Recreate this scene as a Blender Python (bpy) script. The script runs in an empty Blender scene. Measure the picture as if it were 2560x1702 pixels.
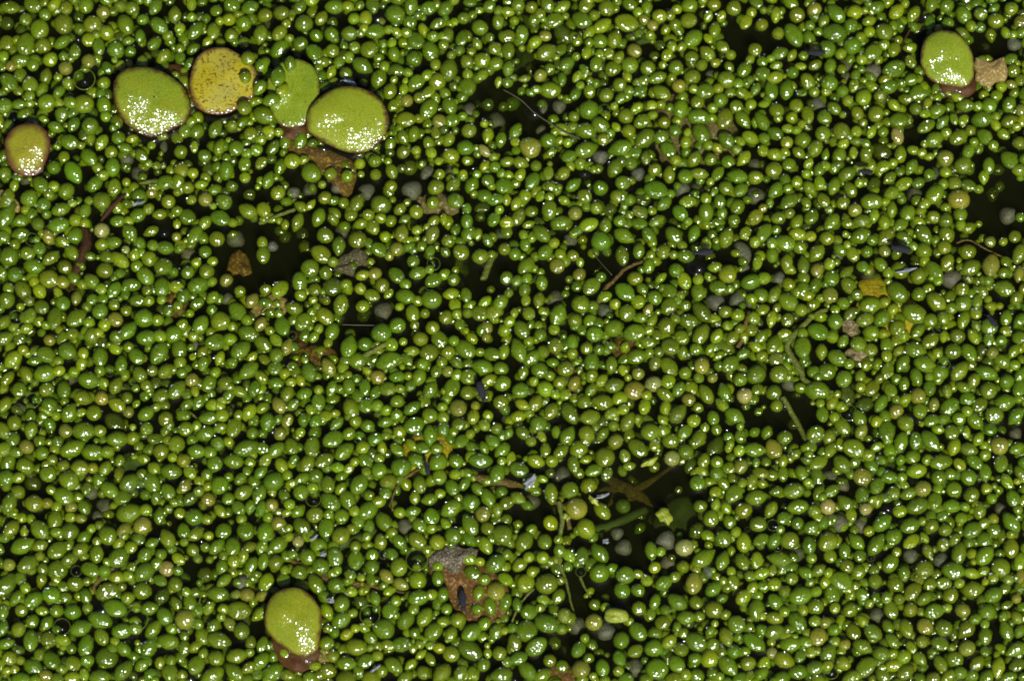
import bpy, math, random
import numpy as np
from mathutils import Vector, Matrix
random.seed(7); RNG = np.random.RandomState(11)
R = math.radians
scene = bpy.context.scene
COL = scene.collection

# ------------------------------------------------------------------ camera
TILT = R(13); DIST = 110.0; FW = 25.6            # 1 unit = 100 photo pixels
cd = bpy.data.cameras.new('camera'); cam = bpy.data.objects.new('camera', cd); COL.objects.link(cam)
cam.location = (0, -DIST*math.sin(TILT), DIST*math.cos(TILT))
cam.rotation_euler = (TILT, 0, 0)
cd.sensor_width = 36; cd.lens = 36*DIST/FW; cd.clip_start = 1; cd.clip_end = 2000
scene.camera = cam

# ------------------------------------------------------------------ sky + sun
SUN_EL = R(50); SUN_AZ = R(-74)                   # direction towards the sun: azimuth measured from +x
sdir = Vector((math.cos(SUN_EL)*math.cos(SUN_AZ), math.cos(SUN_EL)*math.sin(SUN_AZ), math.sin(SUN_EL)))
w = bpy.data.worlds.new('World'); scene.world = w; w.use_nodes = True
nt = w.node_tree; nt.nodes.clear()
sky = nt.nodes.new('ShaderNodeTexSky'); sky.sky_type = 'NISHITA'; sky.sun_disc = False
sky.ozone_density = .3; sky.air_density = .4; sky.dust_density = 3; sky.sun_elevation = SUN_EL; sky.sun_rotation = math.pi/2 - SUN_AZ
bg = nt.nodes.new('ShaderNodeBackground'); bg.inputs['Strength'].default_value = 0.05
wo = nt.nodes.new('ShaderNodeOutputWorld')
nt.links.new(sky.outputs[0], bg.inputs[0]); nt.links.new(bg.outputs[0], wo.inputs[0])
sl = bpy.data.lights.new('sun', 'SUN'); sl.energy = 5.0; sl.angle = R(0.8); sl.color = (1.0, 0.985, 0.955)
so = bpy.data.objects.new('sun', sl); COL.objects.link(so)
so.rotation_euler = sdir.to_track_quat('Z', 'Y').to_euler(); so.location = sdir*60
scene.view_settings.view_transform = 'Standard'; scene.view_settings.look = 'None'
scene.view_settings.exposure = EXPOSURE = 0.33; scene.view_settings.gamma = 1
scene.cycles.sample_clamp_indirect = 4
scene.cycles.filter_width = 1.8
scene.cycles.transparent_max_bounces = 16

# ------------------------------------------------------------------ pixel -> place
CT, ST = math.cos(TILT), math.sin(TILT)
def at(px, py, z=0.0):
    dx, dy = (px-1280)/100.0, (851-py)/100.0
    # ray in world: right=(1,0,0) up=(0,CT,ST) forward=(0,ST,-CT)
    d = np.array([dx, dy*CT+DIST*ST, dy*ST-DIST*CT])
    c = np.array([0, -DIST*ST, DIST*CT])
    t = (z-c[2])/d[2]
    p = c+d*t
    return float(p[0]), float(p[1])
T0 = {'A':(0,0),'B':(640,0),'C':(1280,0),'D':(1920,0),'E':(0,568),'F':(640,568),'G':(1280,568),'H':(1920,568),
      'I':(0,1134),'J':(640,1134),'K':(1280,1134),'L':(1920,1134)}
ZS = 640/1767.0
def tp(t, x, y): return T0[t][0]+x*ZS, T0[t][1]+y*ZS

# ------------------------------------------------------------------ materials
def new_mat(name):
    m = bpy.data.materials.new(name); m.use_nodes = True; m.node_tree.nodes.clear()
    return m, m.node_tree
def nd(t, kind, **kw):
    n = t.nodes.new(kind)
    for k, v in kw.items():
        if k.startswith('_'): setattr(n, k[1:], v)
        else: n.inputs[k].default_value = v
    return n
def mixc(t, fac, a, b, mode='MIX'):
    n = t.nodes.new('ShaderNodeMix'); n.data_type = 'RGBA'; n.blend_type = mode
    for i, v in ((0, fac), (6, a), (7, b)):
        if isinstance(v, bpy.types.NodeSocket): t.links.new(v, n.inputs[i])
        else: n.inputs[i].default_value = v if i == 0 else (*v[:3], 1)
    return n.outputs[2]
def ramp(t, src, lo, hi, a=0.0, b=1.0):
    n = t.nodes.new('ShaderNodeMapRange'); t.links.new(src, n.inputs[0])
    n.inputs[1].default_value = lo; n.inputs[2].default_value = hi; n.inputs[3].default_value = a; n.inputs[4].default_value = b
    return n.outputs[0]
def math_n(t, op, a, b):
    n = t.nodes.new('ShaderNodeMath'); n.operation = op
    for i, v in enumerate((a, b)):
        if isinstance(v, bpy.types.NodeSocket): t.links.new(v, n.inputs[i])
        else: n.inputs[i].default_value = v
    return n.outputs[0]
def pos(t): return t.nodes.new('ShaderNodeNewGeometry').outputs['Position']
def noise(t, scale, detail=2, rough=.5):
    n = nd(t, 'ShaderNodeTexNoise', Scale=scale, Detail=detail, Roughness=rough); t.links.new(pos(t), n.inputs['Vector']); return n
def cells(t, scale):
    n = nd(t, 'ShaderNodeTexVoronoi', Scale=scale); t.links.new(pos(t), n.inputs['Vector']); return n
def schlick(t, f0, gain=1.0, normal=None):
    g = t.nodes.new('ShaderNodeNewGeometry')
    d = t.nodes.new('ShaderNodeVectorMath'); d.operation = 'DOT_PRODUCT'
    t.links.new(g.outputs['Incoming'], d.inputs[0]); t.links.new(normal if normal is not None else g.outputs['Normal'], d.inputs[1])
    a = math_n(t, 'ABSOLUTE', d.outputs['Value'], 0)
    p = math_n(t, 'POWER', math_n(t, 'SUBTRACT', 1.0, a), 5.0)
    return math_n(t, 'ADD', math_n(t, 'MULTIPLY', p, gain*(1-f0)), f0)
def facets(t, scale, k):
    v = cells(t, scale)
    a = t.nodes.new('ShaderNodeVectorMath'); a.operation = 'SUBTRACT'; t.links.new(v.outputs['Color'], a.inputs[0]); a.inputs[1].default_value = (.5, .5, .5)
    b = t.nodes.new('ShaderNodeVectorMath'); b.operation = 'SCALE'; t.links.new(a.outputs[0], b.inputs[0]); b.inputs['Scale'].default_value = k
    g = t.nodes.new('ShaderNodeNewGeometry')
    c = t.nodes.new('ShaderNodeVectorMath'); c.operation = 'ADD'; t.links.new(g.outputs['Normal'], c.inputs[0]); t.links.new(b.outputs[0], c.inputs[1])
    d = t.nodes.new('ShaderNodeVectorMath'); d.operation = 'NORMALIZE'; t.links.new(c.outputs[0], d.inputs[0])
    return d.outputs[0]
def finish(t, base, rough, bump_h, bump_s, bump_d, sss=0.0, spec=0.5, film=0, coat=0.0, normal=None):
    p = nd(t, 'ShaderNodeBsdfPrincipled', Roughness=rough)
    p.inputs['Specular IOR Level'].default_value = spec
    t.links.new(base, p.inputs['Base Color']) if isinstance(base, bpy.types.NodeSocket) else setattr(p.inputs['Base Color'], 'default_value', (*base, 1))
    if sss:
        p.inputs['Subsurface Weight'].default_value = sss
        p.inputs['Subsurface Radius'].default_value = (.6, 1.0, .15); p.inputs['Subsurface Scale'].default_value = 0.10
    if film: p.inputs['Thin Film Thickness'].default_value = film; p.inputs['Thin Film IOR'].default_value = 1.45
    if coat:
        p.inputs['Coat Weight'].default_value = coat; p.inputs['Coat Roughness'].default_value = 0.12
    if bump_h is not None:
        b = nd(t, 'ShaderNodeBump', Strength=bump_s, Distance=bump_d); t.links.new(bump_h, b.inputs['Height'])
        t.links.new(b.outputs[0], p.inputs['Normal'])
    if normal is not None:                            # wet skin: a clear gloss of small facets over the matt tissue
        p.inputs['Specular IOR Level'].default_value = 0.0; p.inputs['Roughness'].default_value = .6
        gl = nd(t, 'ShaderNodeBsdfGlossy', Roughness=rough); gl.distribution = 'BECKMANN'; gl.inputs[0].default_value = (.93, .98, 1, 1)
        t.links.new(normal, gl.inputs['Normal'])
        mx = t.nodes.new('ShaderNodeMixShader'); t.links.new(schlick(t, spec), mx.inputs[0]); t.links.new(p.outputs[0], mx.inputs[1]); t.links.new(gl.outputs[0], mx.inputs[2])
        o = t.nodes.new('ShaderNodeOutputMaterial'); t.links.new(mx.outputs[0], o.inputs[0])
        return p
    o = t.nodes.new('ShaderNodeOutputMaterial'); t.links.new(p.outputs[0], o.inputs[0])
    return p
def plant_mat(name, source, dead=False):
    m, t = new_mat(name)
    if source == 'object':
        src = t.nodes.new('ShaderNodeObjectInfo').outputs['Color']
    else:
        a = t.nodes.new('ShaderNodeAttribute'); a.attribute_name = 'tint'; src = a.outputs['Color']
    v = cells(t, 34)
    fine = noise(t, 48, 1)
    blotch = noise(t, 5.5, 3)
    if dead:
        c = mixc(t, ramp(t, noise(t, 18, 3).outputs[0], .52, .66), src, (.05, .045, .03))
        c = mixc(t, ramp(t, fine.outputs[0], .58, .70, 0, .55), c, (.30, .30, .25))
        finish(t, c, .5, fine.outputs[0], .6, .02, spec=.35, sss=.4)
        return m
    c = mixc(t, ramp(t, blotch.outputs[0], .35, .7, 0, .5), src, (1.35, 1.15, .9), 'MULTIPLY')
    c = mixc(t, ramp(t, fine.outputs[0], .55, .72, 0, .45), c, (.17, .19, .003))         # pale stipple of the skin
    c = mixc(t, ramp(t, noise(t, 22, 2).outputs[0], .56, .68, 0, .5), c, (.014, .022, .001))
    h = math_n(t, 'ADD', v.outputs['Distance'], math_n(t, 'MULTIPLY', fine.outputs[0], .6))
    finish(t, c, .21, None, 0, 0, sss=.30, spec=.080, normal=facets(t, 52, .56))
    return m
BUMP_S = 0.55
M_ST = plant_mat('watermeal_skin_by_vertex', 'vertex')
M_OB = plant_mat('watermeal_skin_by_plant', 'object')
M_DEAD = plant_mat('bleached_watermeal_skin', 'object', True)

def water_mat():
    m, t = new_mat('pond_water')
    tr = nd(t, 'ShaderNodeBsdfTransparent'); tr.inputs[0].default_value = (.97, .98, .94, 1)
    gl = nd(t, 'ShaderNodeBsdfGlossy', Roughness=.05); gl.inputs[0].default_value = (1, 1, 1, 1)
    n = noise(t, 14, 2)
    b = nd(t, 'ShaderNodeBump', Strength=.25, Distance=.02); t.links.new(n.outputs[0], b.inputs['Height'])
    t.links.new(b.outputs[0], gl.inputs['Normal'])
    mx = t.nodes.new('ShaderNodeMixShader'); t.links.new(schlick(t, .021), mx.inputs[0]); t.links.new(tr.outputs[0], mx.inputs[1]); t.links.new(gl.outputs[0], mx.inputs[2])
    o = t.nodes.new('ShaderNodeOutputMaterial'); t.links.new(mx.outputs[0], o.inputs[0])
    va = nd(t, 'ShaderNodeVolumeAbsorption', Density=WATER_DENS); va.inputs[0].default_value = (.42, .45, .0, 1)
    vs = nd(t, 'ShaderNodeVolumeScatter', Density=.085, Anisotropy=.1); vs.inputs[0].default_value = (.55, .60, .08, 1)
    ad = t.nodes.new('ShaderNodeAddShader'); t.links.new(va.outputs[0], ad.inputs[0]); t.links.new(vs.outputs[0], ad.inputs[1])
    t.links.new(ad.outputs[0], o.inputs['Volume'])
    return m
WATER_DENS = 2.1
M_WATER = water_mat()

def simple_mat(name, cols, scale=6, rough=.6, bump=.4, spec=.4, fine=30, sss=0):
    m, t = new_mat(name)
    n1 = noise(t, scale, 4, .6); n2 = noise(t, fine, 3, .6)
    c = mixc(t, ramp(t, n1.outputs[0], .38, .62), cols[0], cols[1])
    if len(cols) > 2: c = mixc(t, ramp(t, n2.outputs[0], .52, .62), c, cols[2])
    finish(t, c, rough, n2.outputs[0], bump, .03, spec=spec, sss=sss)
    return m

# ------------------------------------------------------------------ object helpers
def link(o, parent=None):
    COL.objects.link(o)
    if parent is not None: o.parent = parent
    return o
def mesh_from(name, verts, faces, smooth=True):
    me = bpy.data.meshes.new(name)
    me.from_pydata([tuple(v) for v in verts], [], [tuple(f) for f in faces]); me.update()
    if smooth: me.polygons.foreach_set('use_smooth', [True]*len(me.polygons))
    return me
def tag(o, label, cat, group=None, kind=None):
    if label: o['label'] = label
    if cat: o['category'] = cat
    if group: o['group'] = group
    if kind: o['kind'] = kind
    return o

# ------------------------------------------------------------------ unit plant body: long axis = x, length 1, width 1, height 1
def unit_body(nseg, nring, point=0.0, flat=0.0, lump=0.0, seed=0):
    rr = random.Random(seed)
    V = []; F = []
    ph = [rr.uniform(0, 6.28) for _ in range(6)]
    for i in range(nring+1):
        th = math.pi*i/nring
        z = math.cos(th); s = math.sin(th)
        n = 1 if i in (0, nring) else nseg
        for j in range(n):
            a = 2*math.pi*j/nseg
            x, y = s*math.cos(a), s*math.sin(a)
            zz = z
            if flat and zz > 0: zz = zz*(1-flat*(zz**2)*.45)
            k = 1.0
            if point:                                # pointed at +x end: narrower towards the tip
                yk = 1-point*max(0, x)**1.6*.75 - point*.25*max(0, -x)**2
                y *= yk; zz *= 1-point*.3*max(0, x)
                x *= 1+.06*point
            if lump: k = 1+lump*math.sin(3*a+ph[0])*s+lump*.6*math.sin(2*a+ph[1])*s*s
            V.append((.5*x*k, .5*y*k, .5*zz*k))
    idx = [0]
    for i in range(1, nring+1): idx.append(idx[-1]+(1 if i-1 == 0 else nseg))
    for j in range(nseg):
        k = (j+1) % nseg
        F.append((0, idx[1]+j, idx[1]+k))
        for i in range(1, nring-1):
            F.append((idx[i]+j, idx[i+1]+j, idx[i+1]+k, idx[i]+k))
        F.append((idx[nring-1]+j, idx[nring], idx[nring-1]+k))
    return np.array(V), F
SHAPES = [dict(), dict(point=.45), dict(point=.8), dict(flat=.5), dict(lump=.035, seed=3), dict(point=.3, flat=.6, lump=.02, seed=5)]
def dimpled(V):
    return V

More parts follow.
